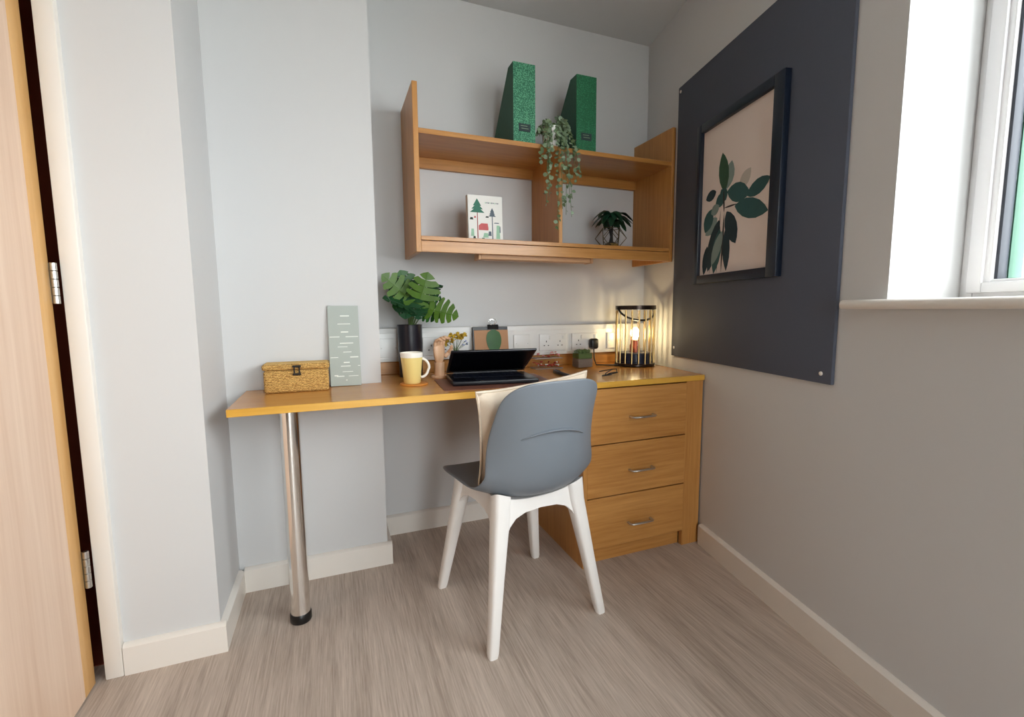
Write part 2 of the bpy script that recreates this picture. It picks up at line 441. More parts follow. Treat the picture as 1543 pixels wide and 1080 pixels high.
# over-door wall and dark cupboard behind the door opening
bm = B(); quad_box(bm, LEFT_X, -2.193, NIB_Y, NIB_Y + 0.1, 2.06, CEIL)
quad_box(bm, LEFT_X - 0.1, LEFT_X, NIB_Y - 0.02, 0.1, 0, CEIL, mi=1); quad_box(bm, LEFT_X - 0.1, -2.193, 0.0, 0.1, 0, CEIL, mi=1)
quad_box(bm, LEFT_X, -2.193, NIB_Y + 0.1, 0.0, 2.06, 2.1, mi=1)
quad_box(bm, -2.2, -2.1935, NIB_Y + 0.1, 0.0, 0, 2.06, mi=1); quad_box(bm, LEFT_X, -2.2, NIB_Y + 0.06, 0.0, 0.0, 0.002, mi=1)
struct('wall_cupboard', bm, [M['wall'], M['dark']])

# skirting boards, each with a chamfered top edge
def skirt_prof(): return [(0, 0), (BB, 0), (BB, BH - 0.008), (BB - 0.009, BH), (0, BH)]
bm = B()
prism(bm, [(-u, v) for u, v in skirt_prof()], PIL_X + BB, -0.72, 'X')
struct('baseboard_back', bm, M['trim'])
bm = B()
prism(bm, [(PIL_Y - u, v) for u, v in skirt_prof()], NIB_X + BB, PIL_X + BB, 'X')
prism(bm, [(PIL_X + u, v) for u, v in skirt_prof()], PIL_Y, -BB, 'Y')
struct('baseboard_middle', bm, M['trim'])
bm = B()
prism(bm, [(NIB_Y - u, v) for u, v in skirt_prof()], -2.1915, NIB_X + BB, 'X')
prism(bm, [(NIB_X + u, v) for u, v in skirt_prof()], NIB_Y, PIL_Y - BB, 'Y')
struct('baseboard_left', bm, M['trim'])
bm = B()
prism(bm, skirt_prof(), -4.2, -0.628, 'X', mtx=WM)
struct('baseboard_right', bm, M['trim'])

# door frame (lining + architrave) and the open door
bm = B()
rbox(bm, -2.236, -2.193, NIB_Y - 0.019, NIB_Y + 0.1, 0, 2.1, 0.004)
quad_box(bm, -3.08, -2.236, NIB_Y - 0.019, NIB_Y + 0.1, 2.06, 2.1)
quad_box(bm, -3.12, -3.08, NIB_Y - 0.019, NIB_Y + 0.1, 0, 2.1)
struct('trim_1', bm, M['trim'], 'cream painted door frame')
DX = -2.254
dr = thing('door_1', 'pale oak veneered door standing open at the edge of the room', 'door', (DX, -0.60, 0))
dr['kind'] = 'structure'; del dr['category']
bm = B(); quad_box(bm, DX - 0.044, DX, -1.37, -0.648, 0.006, 2.04); obj('door_leaf', bm, M['door'], dr)
bm = B(); rbox(bm, DX - 0.044, DX + 0.0005, -0.648, -0.592, 0.006, 2.04, 0.002); obj('edge_lipping', bm, M['door_edge'], dr)
for hz in (0.339, 1.107, 1.85):
    bm = B()
    quad_box(bm, DX - 0.03, DX + 0.002, -0.592, -0.5885, hz - 0.05, hz + 0.05)
    hg = obj('hinge', bm, M['steel'], dr)
    for k in range(5):
        z0 = hz - 0.052 + k * 0.0208
        bm = B(); lathe(bm, [(0.0065, z0), (0.0075, z0 + 0.001), (0.0075, z0 + 0.019), (0.0065, z0 + 0.020)], c=(DX + 0.009, -0.592, 0), n=14)
        obj('knuckle', bm, M['steel'], hg)

# window in the right wall
win = thing('window_1', 'white plastic framed window in a deep white reveal', 'window', wp(2.0, -REV, SILL_Z))
win['kind'] = 'structure'; del win['category']
def frame_ring(bm, s0, s1, z0, z1, w, wb, o0, o1, r=0.004, mi=0):
    wbox(bm, s0, s0 + w, o0, o1, z0, z1, r, mi); wbox(bm, s1 - w, s1, o0, o1, z0, z1, r, mi)
    wbox(bm, s0 + w, s1 - w, o0, o1, z0, z0 + wb, r, mi); wbox(bm, s0 + w, s1 - w, o0, o1, z1 - wb, z1, r, mi)
o_f = -REV
bm = B(); frame_ring(bm, WIN_S0, WIN_S1, SILL_Z, HEAD_Z, 0.030, 0.018, o_f - 0.07, o_f); obj('outer_frame', bm, M['upvc'], win)
bm = B(); frame_ring(bm, WIN_S0 + 0.022, WIN_S1 - 0.022, SILL_Z + 0.014, HEAD_Z - 0.014, 0.034, 0.026, o_f - 0.055, o_f + 0.012); obj('sash', bm, M['upvc'], win)
bm = B(); frame_ring(bm, WIN_S0 + 0.054, WIN_S1 - 0.054, SILL_Z + 0.037, HEAD_Z - 0.037, 0.017, 0.010, o_f - 0.05, o_f + 0.004, 0.003); obj('glazing_bead', bm, M['upvc'], win)
bm = B(); frame_ring(bm, WIN_S0 + 0.0700, WIN_S1 - 0.0700, SILL_Z + 0.046, HEAD_Z - 0.046, 0.008, 0.002, o_f - 0.034, o_f - 0.006, 0.0008); obj('gasket', bm, M['gasket'], win)
for ms in (2.16, 2.93):
    bm = B(); wbox(bm, ms - 0.035, ms + 0.035, o_f - 0.06, o_f + 0.006, SILL_Z + 0.0401, HEAD_Z - 0.0401, 0.004); obj('mullion', bm, M['upvc'], win)
bm = B(); wbox(bm, WIN_S0 + 0.06, WIN_S1 - 0.06, o_f - 0.032, o_f - 0.028, SILL_Z + 0.03, HEAD_Z - 0.03); obj('pane', bm, M['winglass'], win)
bm = B(); wbox(bm, WIN_S0 + 0.0772, WIN_S0 + 0.081, o_f - 0.078, o_f - 0.0345, SILL_Z + 0.048, HEAD_Z - 0.048, 0.0008); obj('outside_cladding_strip', bm, M['mint'], win)
# rounded window board
bm = B()
poly = [(-0.245, SILL_Z - 0.025), (0.022, SILL_Z - 0.025)] + [(0.022 + 0.0125 * math.cos(a), SILL_Z - 0.0125 + 0.0125 * math.sin(a)) for a in [(-PI / 2) + k * PI / 8 for k in range(1, 8)]] + [(0.022, SILL_Z), (-0.245, SILL_Z)]
cut = [(u, v) for u, v in poly]
prism(bm, [(max(u, 0.0), v) if u < 0 else (u, v) for u, v in cut], -(WIN_S1 + 0.11), -(WIN_S0 - 0.108), 'X', mtx=WM)
wbox(bm, WIN_S0, WIN_S1, -0.245, 0.0, SILL_Z - 0.025, SILL_Z)
struct('trim_2', bm, M['trim'], 'white rounded window board under the window')
# ground far below outside
bm = B(); quad_box(bm, -40, 60, -50, 40, -3.2, -3.1); struct('ground', bm, M['ground'])

# ------------------------------------------------------------------ desk
DT, DTH, DF = 0.75, 0.0225, -0.60
dk = thing('desk', 'honey oak desktop fixed to the wall on one chrome leg', 'desk', (-1.0, -0.28, 0))
bm = B()
poly = [(-1.892, DF + 0.003), (-0.1235, DF + 0.003), (-0.070, -0.19), (-0.045, -0.001), (PIL_X + 0.0015, -0.001), (PIL_X + 0.0015, PIL_Y - 0.0015), (-1.892, PIL_Y - 0.0015)]
prism(bm, poly, DT - DTH, DT, 'Z'); obj('tabletop', bm, M['desk'], dk)
bm = B(); rbox(bm, -1.8927, -0.1235, DF, DF + 0.003, DT - DTH - 0.0005, DT + 0.0003, 0.001, 1); obj('edge_band', bm, M['lip'], dk)
bm = B(); rbox(bm, PIL_X + 0.003, -0.048, -0.028, -0.002, DT, 0.806, 0.002, 1); obj('upstand', bm, M['oak'], dk)
bm = B(); lathe(bm, [(0.03, 0.03), (0.03, DT - DTH - 0.012), (0.045, DT - DTH - 0.006), (0.045, DT - DTH)], c=(-1.738, -0.505, 0), n=40)
lg = obj('leg', bm, M['chrome'], dk)
bm = B(); lathe(bm, [(0.031, 0.0), (0.0335, 0.004), (0.0335, 0.026), (0.031, 0.031)], c=(-1.738, -0.505, 0), n=40); obj('foot', bm, M['blackrub'], lg)

# drawer pedestal
CX0, CX1, CF, CT = -0.712, -0.1265, -0.598, DT - DTH - 0.0015
dn = thing('drawer_pedestal', 'three-drawer oak pedestal under the desk by the dark wall', 'drawers', (-0.4, -0.3, 0))
bm = B(); quad_box(bm, CX0, CX0 + 0.018, CF, -0.03, 0, CT); obj('side_panel', bm, M['oak_v'], dn)
bm = B(); quad_box(bm, CX1 - 0.088, CX1, CF + 0.004, CF + 0.024, 0, CT); quad_box(bm, CX1 - 0.018, CX1, CF + 0.024, -0.03, 0, CT); obj('side_panel', bm, M['oak_v'], dn)
bm = B(); quad_box(bm, CX0 + 0.018, CX1 - 0.088, CF + 0.040, CF + 0.046, 0.0, CT); obj('carcass_front', bm, M['dark'], dn)
bm = B(); quad_box(bm, CX0 + 0.018, CX1 - 0.088, CF + 0.030, CF + 0.040, 0.0, 0.068); obj('plinth', bm, M['oak'], dn)
bm = B(); quad_box(bm, CX0 + 0.018, CX1 - 0.018, -0.045, -0.033, 0, CT); obj('back_panel', bm, M['oak'], dn)
for z0, z1, hz in ((0.501, CT - 0.004, 0.602), (0.285, 0.497, 0.382), (0.070, 0.281, 0.158)):
    bm = B(); rbox(bm, CX0 + 0.0185, CX1 - 0.0905, CF, CF + 0.019, z0, z1, 0.0015, 1)
    d = obj('drawer', bm, M['oak'], dn)
    bm = B()
    hx = -0.444
    tube(bm, [(hx - 0.055, CF, hz), (hx - 0.055, CF - 0.018, hz), (hx - 0.048, CF - 0.025, hz), (hx, CF - 0.027, hz), (hx + 0.048, CF - 0.025, hz), (hx + 0.055, CF - 0.018, hz), (hx + 0.055, CF, hz)], 0.0062, 10, flat=0.7)
    obj('handle', bm, M['steel'], d)

# ------------------------------------------------------------------ wall shelf unit
SL, SR, SD = -1.262, -0.081, -0.30
SPB, SPT, STOP, SSH = 1.2566, 1.880, 1.7165, 1.319
sh = thing('wall_shelf', 'oak wall shelf unit with two open bays above the desk', 'shelf', (-0.66, -0.15, SPB))
bm = B(); rbox(bm, SL - 0.02, SL, SD, -0.001, SPB, SPT, 0.0012, 1); obj('side_panel', bm, M['oak_v'], sh)
bm = B(); rbox(bm, SR, SR + 0.018, SD, -0.001, SPB, SPT - 0.008, 0.0012, 1); obj('side_panel', bm, M['oak_v'], sh)
bm = B(); rbox(bm, SL, SR, SD + 0.002, -0.001, STOP - 0.019, STOP, 0.001, 1); obj('shelf', bm, M['oak'], sh)
bm = B(); rbox(bm, SL, SR, SD + 0.002, -0.001, SSH - 0.016, SSH, 0.001, 1); obj('shelf', bm, M['oak'], sh)
bm = B(); rbox(bm, -0.669, -0.652, SD + 0.004, -0.001, SSH, STOP - 0.019, 0.001, 1); obj('divider', bm, M['oak_v'], sh)
bm = B(); rbox(bm, SL, SR, -0.019, -0.001, STOP - 0.019 - 0.046, STOP - 0.019, 0.001, 1); obj('back_rail', bm, M['oak'], sh)
bm = B(); rbox(bm, SL, SR, SD + 0.003, SD + 0.021, SPB + 0.002, SSH - 0.0185, 0.001, 1); obj('front_rail', bm, M['oak'], sh)
bm = B(); rbox(bm, -1.01, -0.49, -0.262, -0.20, 1.242, SSH - 0.017, 0.004); ls = obj('strip_light', bm, M['diffuser'], sh)
for ex in (-1.022, -0.49):
    bm = B(); rbox(bm, ex, ex + 0.012, -0.264, -0.198, 1.240, SSH - 0.017, 0.002); obj('end_cap', bm, M['diffuser'], ls)

# ------------------------------------------------------------------ pinboard and framed print on the right wall
pb = thing('pinboard', 'large dark grey felt board screwed to the window wall', 'board', wp(0.8, 0.0, 0.81))
bm = B(); wbox(bm, 0.3394, 1.2583, 0.0005, 0.012, 0.8087, 2.0291, 0.0015); obj('panel', bm, M['board'], pb)
for s, z in ((0.358, 2.007), (1.236, 2.007), (1.222, 0.838), (0.364, 0.848)):
    bm = B(); lathe(bm, [(0.0065, 0), (0.0065, 0.002), (0.0035, 0.0038)], n=12, mtx=WM @ Matrix.Translation((-s, 0.0118, z)) @ Matrix.Rotation(-PI / 2, 4, 'X'))
    obj('screw', bm, M['trim'], pb)
fp = thing('framed_print', 'navy framed rubber plant print hanging on the grey board', 'picture', wp(0.79, 0.012, 1.13))
F0, F1, G0, G1, PO = 0.547, 1.040, 1.1356, 1.7809, 0.0125
bm = B()
for a in ((F0, F0 + 0.030, G0, G1), (F1 - 0.048, F1, G0, G1)): wbox(bm, a[0], a[1], PO, PO + 0.024, a[2], a[3], 0.002)
for a in ((G0, G0 + 0.034), (G1 - 0.034, G1)): wbox(bm, F0 + 0.03, F1 - 0.048, PO, PO + 0.024, a[0], a[1], 0.002)
obj('frame', bm, M['frame'], fp)
art = [M['paper'], mat('print_teal', srgb(46, 86, 86), 0.7, var=0.2, scale=30), mat('print_dark_teal', srgb(26, 50, 58), 0.7, var=0.2, scale=30),
       mat('print_pale_teal', srgb(128, 146, 140), 0.7, var=0.15, scale=30), mat('print_stem', srgb(50, 46, 46), 0.7, var=0.1), mat('print_beige_leaf', srgb(186, 178, 168), 0.7, var=0.05), mat('print_green', srgb(50, 84, 62), 0.7, var=0.2, scale=30)]
bm = B(); wbox(bm, F0 + 0.028, F1 - 0.046, PO, PO + 0.009, G0 + 0.03, G1 - 0.03)
# a leaf of the print: base and tip in (fraction across, fraction up), width
PS0, PS1, PZ0, PZ1 = 0.585, 0.992, 1.170, 1.746
def print_leaf(u0, v0, u1, v1, w, mi, lift):
    a = Vector((PS0 + (PS1 - PS0) * u0, PZ0 + (PZ1 - PZ0) * v0)); b = Vector((PS0 + (PS1 - PS0) * u1, PZ0 + (PZ1 - PZ0) * v1))
    d = b - a; n = Vector((-d.y, d.x)).normalized() * w * 0.42
    shp = [(0, 0.08), (0.12, 0.55), (0.3, 0.9), (0.5, 1), (0.7, 0.85), (0.88, 0.45), (1, 0)]
    L_ = [a + d * t + n * k for t, k in shp]; R_ = [a + d * t - n * k for t, k in shp[:-1]]
    f = bm.faces.new([bm.verts.new(wp(p.x, PO + 0.0093 + lift, p.y)) for p in L_ + R_[::-1]])
    f.material_index = mi
leaves = [(.36, .40, .34, .0, .014, 4), (.30, .42, .27, .0, .010, 4), (.22, .40, .15, .0, .012, 4), (.40, .30, .42, .01, .055, 2), (.10, .2, .05, .0, .05, 2),
          (.25, .38, .06, .28, .07, 3), (.28, .36, .12, .02, .085, 2), (.30, .30, .22, .0, .07, 1), (.34, .28, .18, .06, .06, 3), (.16, .45, .05, .30, .075, 1),
          (.38, .55, .45, .72, .075, 3), (.36, .54, .30, .80, .075, 6), (.36, .52, .22, .46, .06, 1), (.58, .52, .72, .62, .06, 5), (.40, .53, .72, .47, .085, 1),
          (.52, .42, .96, .33, .085, 1), (.68, .46, .97, .52, .065, 1), (.40, .40, .55, .18, .085, 2), (.22, .56, .05, .53, .05, 2), (.38, .48, .30, .56, .06, 1), (.15, .42, .28, .46, .05, 3), (.36, .40, .34, .55, .012, 4), (.36, .43, .55, .43, .008, 4)]
for i, (u0, v0, u1, v1, w, mi) in enumerate(leaves): print_leaf(u0, v0, u1, v1, w, mi, i * 0.00004)
obj('print', bm, art, fp)

# ------------------------------------------------------------------ trunking with sockets
TZ0, TZ1, TY = 0.808, 0.955, -0.05
tk = thing('cable_trunking', 'white plastic cable trunking along the wall above the desk', 'trunking', (-0.7, 0, TZ0))
bm = B(); rbox(bm, PIL_X + 0.003, -0.015, TY, -0.0012, TZ0, TZ1, 0.004); obj('body', bm, M['socket'], tk)
bm = B(); rbox(bm, PIL_X + 0.004, -0.016, TY - 0.002, TY + 0.001, TZ0 + 0.012, TZ1 - 0.022, 0.0008, 1); obj('cover', bm, M['socket'], tk)
def socket(x0, x1, gangs, label, kind='socket'):
    z0, z1 = 0.829, 0.912
    s = thing('wall_socket', label, 'socket', ((x0 + x1) / 2, TY - 0.002, z0), group='sockets on the white trunking')
    bm = B(); rbox(bm, x0, x1, TY - 0.010, TY - 0.0022, z0, z1, 0.003); obj('faceplate', bm, M['socket'], s)
    if kind == 'socket':
        w = (x1 - x0) / gangs
        for g in range(gangs):
            cx = x0 + w * (g + 0.5)
            bm = B()
            for dx, dz, ww, hh in ((0, 0.046, .004, .008), (-0.011, 0.026, .007, .004), (0.011, 0.026, .007, .004)):
                quad_box(bm, cx + dx - ww / 2, cx + dx + ww / 2, TY - 0.0106, TY - 0.008, z0 + dz - hh / 2, z0 + dz + hh / 2)
            o = obj('pin_holes', bm, M['hole'], s)
            bm = B(); rbox(bm, cx + 0.014, cx + 0.024, TY - 0.0135, TY - 0.0095, z0 + 0.056, z0 + 0.074, 0.0012, 1); obj('switch', bm, M['socket'], s)
    else:
        for dx in (-0.03, 0.03):
            bm = B(); lathe(bm, [(0.003, 0), (0.003, 0.0012), (0.001, 0.0018)], n=10, mtx=Matrix.Translation(((x0 + x1) / 2 + dx, TY - 0.0099, z0 + 0.041)) @ Matrix.Rotation(PI / 2, 4, 'X'))
            obj('screw', bm, M['steel'], s)
socket(-1.415, -1.332, 1, 'blank white plate on the trunking behind the black pot', 'blank')
socket(-1.225, -1.075, 2, 'white double socket on the trunking behind the wooden hand')
socket(-0.79, -0.705, 1, 'blank white plate on the trunking beside the kraft clipboard', 'blank')
socket(-0.655, -0.505, 2, 'white double socket with both outlets empty above the red clips')
socket(-0.475, -0.325, 2, 'white double socket holding the black plug')
socket(-0.268, -0.182, 1, 'white plate on the trunking behind the lantern lamp', 'blank')

# ------------------------------------------------------------------ chair
CH = Matrix.Translation((-1.022, -0.674, 0)) @ Matrix.Rotation(math.radians(8.6), 4, 'Z')
ch = thing('desk_chair', 'blue-grey plastic shell chair on four white legs at the desk', 'chair', None, mtx=CH)
def shell_bm():
    # (y, z, half width, wrap: forward push of the edge, lift of the edge)
    prof = [(0.232, 0.438, 0.150, 0, 0.004), (0.222, 0.450, 0.183, 0, 0.006), (0.19, 0.458, 0.203, 0, 0.010), (0.13, 0.455, 0.213, 0, 0.016), (0.06, 0.447, 0.217, 0, 0.022),
            (-0.01, 0.440, 0.219, 0, 0.030), (-0.08, 0.436, 0.219, 0.005, 0.042), (-0.135, 0.440, 0.219, 0.016, 0.058), (-0.176, 0.458, 0.218, 0.036, 0.066), (-0.202, 0.492, 0.216, 0.060, 0.054),
            (-0.216, 0.540, 0.214, 0.078, 0.034), (-0.224, 0.600, 0.211, 0.084, 0.016), (-0.231, 0.660, 0.206, 0.080, 0.004), (-0.239, 0.715, 0.197, 0.068, 0), (-0.247, 0.762, 0.192, 0.054, 0), (-0.252, 0.795, 0.176, 0.038, -0.003), (-0.255, 0.816, 0.148, 0.022, -0.005), (-0.256, 0.825, 0.105, 0.010, -0.004)]
    bm = B(); n = 16; rows = []
    for (y, z, w, wr, lf) in prof:
        row = []
        for k in range(n + 1):
            u = -1 + 2 * k / n
            kx = 1.0 if y > -0.17 else 0.945
            row.append(bm.verts.new((u * w * kx + (0.0 if y > 0.1 else 0.012), y + wr * abs(u) ** 2.2, z + lf * abs(u) ** 2.6)))
        rows.append(row)
    for a, b in zip(rows, rows[1:]):
        for k in range(n):
            bm.faces.new((a[k], a[k + 1], b[k + 1], b[k])).smooth = True
    return bm
o = obj('seat_shell', shell_bm(), M['chair'], ch, world=False)
md = o.modifiers.new('thickness', 'SOLIDIFY'); md.thickness = 0.009; md.offset = 0.0
md = o.modifiers.new('smooth', 'SUBSURF'); md.levels = 1; md.render_levels = 2
# curved moulded ridge on the back of the shell
bm = B()
def back_y(x, z):
    prof = [(0.600, -0.224, 0.211, 0.084), (0.660, -0.231, 0.206, 0.080), (0.715, -0.239, 0.197, 0.068)]
    for (za, ya, wa_, ra), (zb, yb, wb_, rb) in zip(prof, prof[1:]):
        if za <= z <= zb:
            t = (z - za) / (zb - za); y = ya + (yb - ya) * t; w = wa_ + (wb_ - wa_) * t; r = ra + (rb - ra) * t
            return y + r * abs((x - 0.012) / (w * 0.945)) ** 2.2
    return -0.231
pts = [(x, back_y(x, 0.672 - 2.0 * (x - 0.0) ** 2) - 0.0062, 0.672 - 2.0 * (x - 0.0) ** 2) for x in [-0.105 + 0.23 * k / 18 for k in range(19)]]
tube(bm, pts, [0.0004 + 0.0072 * math.sin(PI * (k + 0.3) / 18.6) ** 0.6 for k in range(19)], 8, flat=0.6)
obj('moulded_ridge', bm, M['chair'], ch, world=False)
# white base: four tapered legs and arched aprons
FT, TP, ZT = 0.207, 0.138, 0.452
def leg_bm(sx, sy):
    bm = B(); rings = []
    for z, c_, h in ((0.0, FT, 0.0145), (0.012, FT - 0.002, 0.0165), (0.20, FT - (FT - TP) * 0.46, 0.021), (0.33, FT - (FT - TP) * 0.76, 0.0255), (0.40, FT - (FT - TP) * 0.93, 0.0285), (ZT, TP, 0.029)):
        ring = []
        for k in range(16):
            a = 2 * PI * k / 16
            cx, cy = math.cos(a), math.sin(a)
            e = 0.55
            px = math.copysign(abs(cx) ** e, cx) * h; py = math.copysign(abs(cy) ** e, cy) * h
            ring.append(bm.verts.new((sx * c_ + px, sy * c_ + py, z)))
        rings.append(ring)
    for a, b in zip(rings, rings[1:]):
        for k in range(16): bm.faces.new((a[k], a[(k + 1) % 16], b[(k + 1) % 16], b[k])).smooth = True
    for v in rings[-1]: v.co.z = under_shell(v.co.x, v.co.y)
    bm.faces.new(rings[0]); bm.faces.new(rings[-1])
    return bm
def under_shell(x, y):
    # height of the underside of the seat shell at a point of the chair's own frame
    P_ = [(0.222, 0.450, 0.006), (0.19, 0.458, 0.010), (0.13, 0.455, 0.016), (0.06, 0.447, 0.022), (-0.01, 0.440, 0.030), (-0.08, 0.436, 0.042), (-0.135, 0.440, 0.058), (-0.176, 0.460, 0.066), (-0.22, 0.500, 0.054)]
    y = max(min(y, 0.22), -0.20)
    for (ya, za, la_), (yb, zb, lb) in zip(P_, P_[1:]):
        if yb <= y <= ya:
            t = (ya - y) / (ya - yb)
            return za + (zb - za) * t + (la_ + (lb - la_) * t) * (abs(x - 0.006) / 0.217) ** 2.6 - 0.006
    return 0.446
for sx in (-1, 1):
    for sy in (-1, 1): obj('leg', leg_bm(sx, sy), M['white_pl'], ch, world=False)
bm = B()
for k in range(4):
    rot = Matrix.Rotation(k * PI / 2, 4, 'Z')
    arch = [(-0.175, 0.25), (-0.150, 0.30), (-0.135, 0.335), (-0.118, 0.365), (-0.095, 0.386), (-0.06, 0.398), (0, 0.402), (0.06, 0.398), (0.095, 0.386), (0.118, 0.365), (0.135, 0.335), (0.150, 0.30), (0.175, 0.25)]
    def under(x):
        if k == 0: return 0.438 + 0.058 * (abs(x) / 0.219) ** 2.6
        if k == 2: return 0.454 + 0.014 * (abs(x) / 0.213) ** 2.6
        return 0.452
    top = [(0.16, 0.385)] + [(x, min(under(x), 0.458)) for x in (0.14, 0.12, 0.09, 0.05, 0, -0.05, -0.09, -0.12, -0.14)] + [(-0.16, 0.385)]
    def shear(z): return -(TP + (FT - TP) * (ZT - z) / ZT)
    lo = []; hi = []
    for x, z in arch + top:
        lo.append(bm.verts.new(rot @ Vector((x, shear(z) - 0.012, z)))); hi.append(bm.verts.new(rot @ Vector((x, shear(z) + 0.012, z))))
    n_ = len(lo)
    bm.faces.new(lo); bm.faces.new(hi[::-1])
    for i in range(n_): bm.faces.new((lo[i], hi[i], hi[(i + 1) % n_], lo[(i + 1) % n_]))
obj('apron_frame', bm, M['white_pl'], ch, world=False)

# cushion leaning in the chair
CU = CH @ Matrix.Translation((0.020, -0.086, 0.650)) @ Matrix.Rotation(math.radians(9), 4, 'X') @ Matrix.Rotation(math.radians(-5), 4, 'Y')
cu = thing('cushion', 'cream cotton cushion propped against the chair back', 'cushion', None, mtx=CU)
bm = B(); n = 20; grid = {}
for side in (1, -1):
    for i in range(n + 1):
        for j in range(n + 1):
            u, v = -1 + 2 * i / n, -1 + 2 * j / n
            edge = i in (0, n) or j in (0, n)
            if edge and side == -1: grid[(side, i, j)] = grid[(1, i, j)]; continue
            pin = 1 - 0.06 * (1 - (abs(v)) ** 3) * abs(u) ** 4
            pin2 = 1 - 0.06 * (1 - (abs(u)) ** 3) * abs(v) ** 4
            th = 0.046 * ((1 - u ** 4) * (1 - v ** 4)) ** 0.55
            wr = 0.004 * math.sin(9 * u + 4 * v) * math.sin(7 * v)
            grid[(side, i, j)] = bm.verts.new((u * 0.205 * pin, side * th + (wr if not edge else 0), v * 0.153 * pin2))
    for i in range(n):
        for j in range(n):
            q = [grid[(side, i, j)], grid[(side, i + 1, j)], grid[(side, i + 1, j + 1)], grid[(side, i, j + 1)]]
            bm.faces.new(q).smooth = True
obj('cover', bm, M['cream'], cu, world=False)
bm = B()
per = [grid_uv for grid_uv in []]
ring = []
for i in range(n + 1): ring.append((-1 + 2 * i / n, -1))
for j in range(1, n + 1): ring.append((1, -1 + 2 * j / n))
for i in range(n - 1, -1, -1): ring.append((-1 + 2 * i / n, 1))
for j in range(n - 1, 0, -1): ring.append((-1, -1 + 2 * j / n))
pts = []
for u, v in ring:
    pin = 1 - 0.06 * (1 - abs(v) ** 3) * abs(u) ** 4; pin2 = 1 - 0.06 * (1 - abs(u) ** 3) * abs(v) ** 4
    pts.append((u * 0.208 * pin, 0, v * 0.156 * pin2))
tube(bm, pts, 0.0045, 6, closed=True)
obj('piping', bm, M['cream'], cu, world=False)

# ------------------------------------------------------------------ magazine files on the top shelf
def mag_file(x0, x1, mface, label):
    t = thing('magazine_file', label, 'magazine file', ((x0 + x1) / 2, -0.15, STOP), group='green magazine files on the top shelf')
    yf, yb, h, hb = -0.275, -0.028, 0.315, 0.085
    z = STOP + 0.001
    T = 0.003
    bm = B(); quad_box(bm, x0, x1, yf, yf + T, z, z + h); obj('front_panel', bm, mface, t)
    side = [(yf + T, z), (yb, z), (yb, z + hb), (yf + T + 0.055, z + h), (yf + T, z + h)]
    for xa in (x0, x1 - T):
        bm = B(); prism(bm, side, xa, xa + T, 'X'); obj('side_panel', bm, M['green_side'], t)
    bm = B(); quad_box(bm, x0 + T, x1 - T, yb - T, yb, z, z + hb); quad_box(bm, x0 + T, x1 - T, yf + T, yb - T, z, z + T); obj('back_panel', bm, M['green_side'], t)
    xm = (x0 + x1) / 2
    bm = B(); rbox(bm, xm - 0.026, xm + 0.026, yf - 0.0025, yf, z + 0.048, z + 0.078, 0.001, 1)
    l = obj('label_holder', bm, M['ink'], t)
    bm = B()
    for k, (a, b) in enumerate(((-.018, .012), (-.015, .017))):
        quad_box(bm, xm + a, xm + b, yf - 0.0028, yf - 0.0025, z + 0.068 - k * 0.010, z + 0.0705 - k * 0.010)
    obj('label_lines', bm, M['sage'], l)
mag_file(-0.868, -0.770, M['green_file'], 'pale-flecked green magazine file on the shelf left of the trailing plant')
mag_file(-0.576, -0.478, M['green_file2'], 'deeper green magazine file standing partly behind the trailing plant')

# ------------------------------------------------------------------ book standing on the shelf
bk = thing('book', 'white illustrated book with trees on its cover standing on the shelf', 'book', (-0.97, -0.2, SSH))
BKM = Matrix.Translation((-0.9775, -0.215, SSH + 0.0005)) @ Matrix.Rotation(math.radians(-3), 4, 'X')
bcols = [mat('book_cover_white', srgb(226, 224, 218), 0.5, var=0.02), mat('book_green', srgb(44, 110, 88), 0.6, var=0.2, scale=60), mat('book_slate', srgb(84, 96, 108), 0.6, var=0.2, scale=60),
         mat('book_red', srgb(196, 90, 90), 0.6, var=0.2, scale=60), mat('book_trunk', srgb(150, 76, 72), 0.6, var=0.1), mat('book_dark', srgb(30, 44, 36), 0.6, var=0.1), mat('book_mint', srgb(150, 190, 160), 0.6, var=0.2, scale=60)]
bm = B(); BW, BHH, BT = 0.152, 0.188, 0.026
quad_box(bm, -BW / 2, BW / 2, -BT / 2, -BT / 2 + 0.0025, 0, BHH, BKM); quad_box(bm, -BW / 2, BW / 2, BT / 2 - 0.0025, BT / 2, 0, BHH, BKM); quad_box(bm, -BW / 2, -BW / 2 + 0.003, -BT / 2, BT / 2, 0, BHH, BKM)
def bpoly(pts, mi, lift=0.0):
    f = bm.faces.new([bm.verts.new(BKM @ Vector((-BW / 2 + BW * u, -BT / 2 - 0.0003 - lift, BHH * v))) for u, v in pts]); f.material_index = mi
def btree(u, v0, v1, vt, w, mi, tr):
    bpoly([(u - .015, v0), (u + .015, v0), (u + .012, v1 + .02), (u - .012, v1 + .02)], tr)
    h = vt - v1
    for k in range(3):
        z0 = v1 + h * k * 0.24; ww = w * (1 - k * 0.22)
        bpoly([(u - ww, z0), (u + ww, z0), (u, z0 + h * (0.52 if k == 2 else 0.45))], mi, 0.0001 * (k + 1))
btree(.27, .06, .62, .93, .21, 1, 4); btree(.70, .05, .55, .74, .11, 2, 2)
bpoly([(.30, .24), (.58, .24), (.58, .30), (.56, .39), (.38, .39), (.30, .34)], 3, .0002)
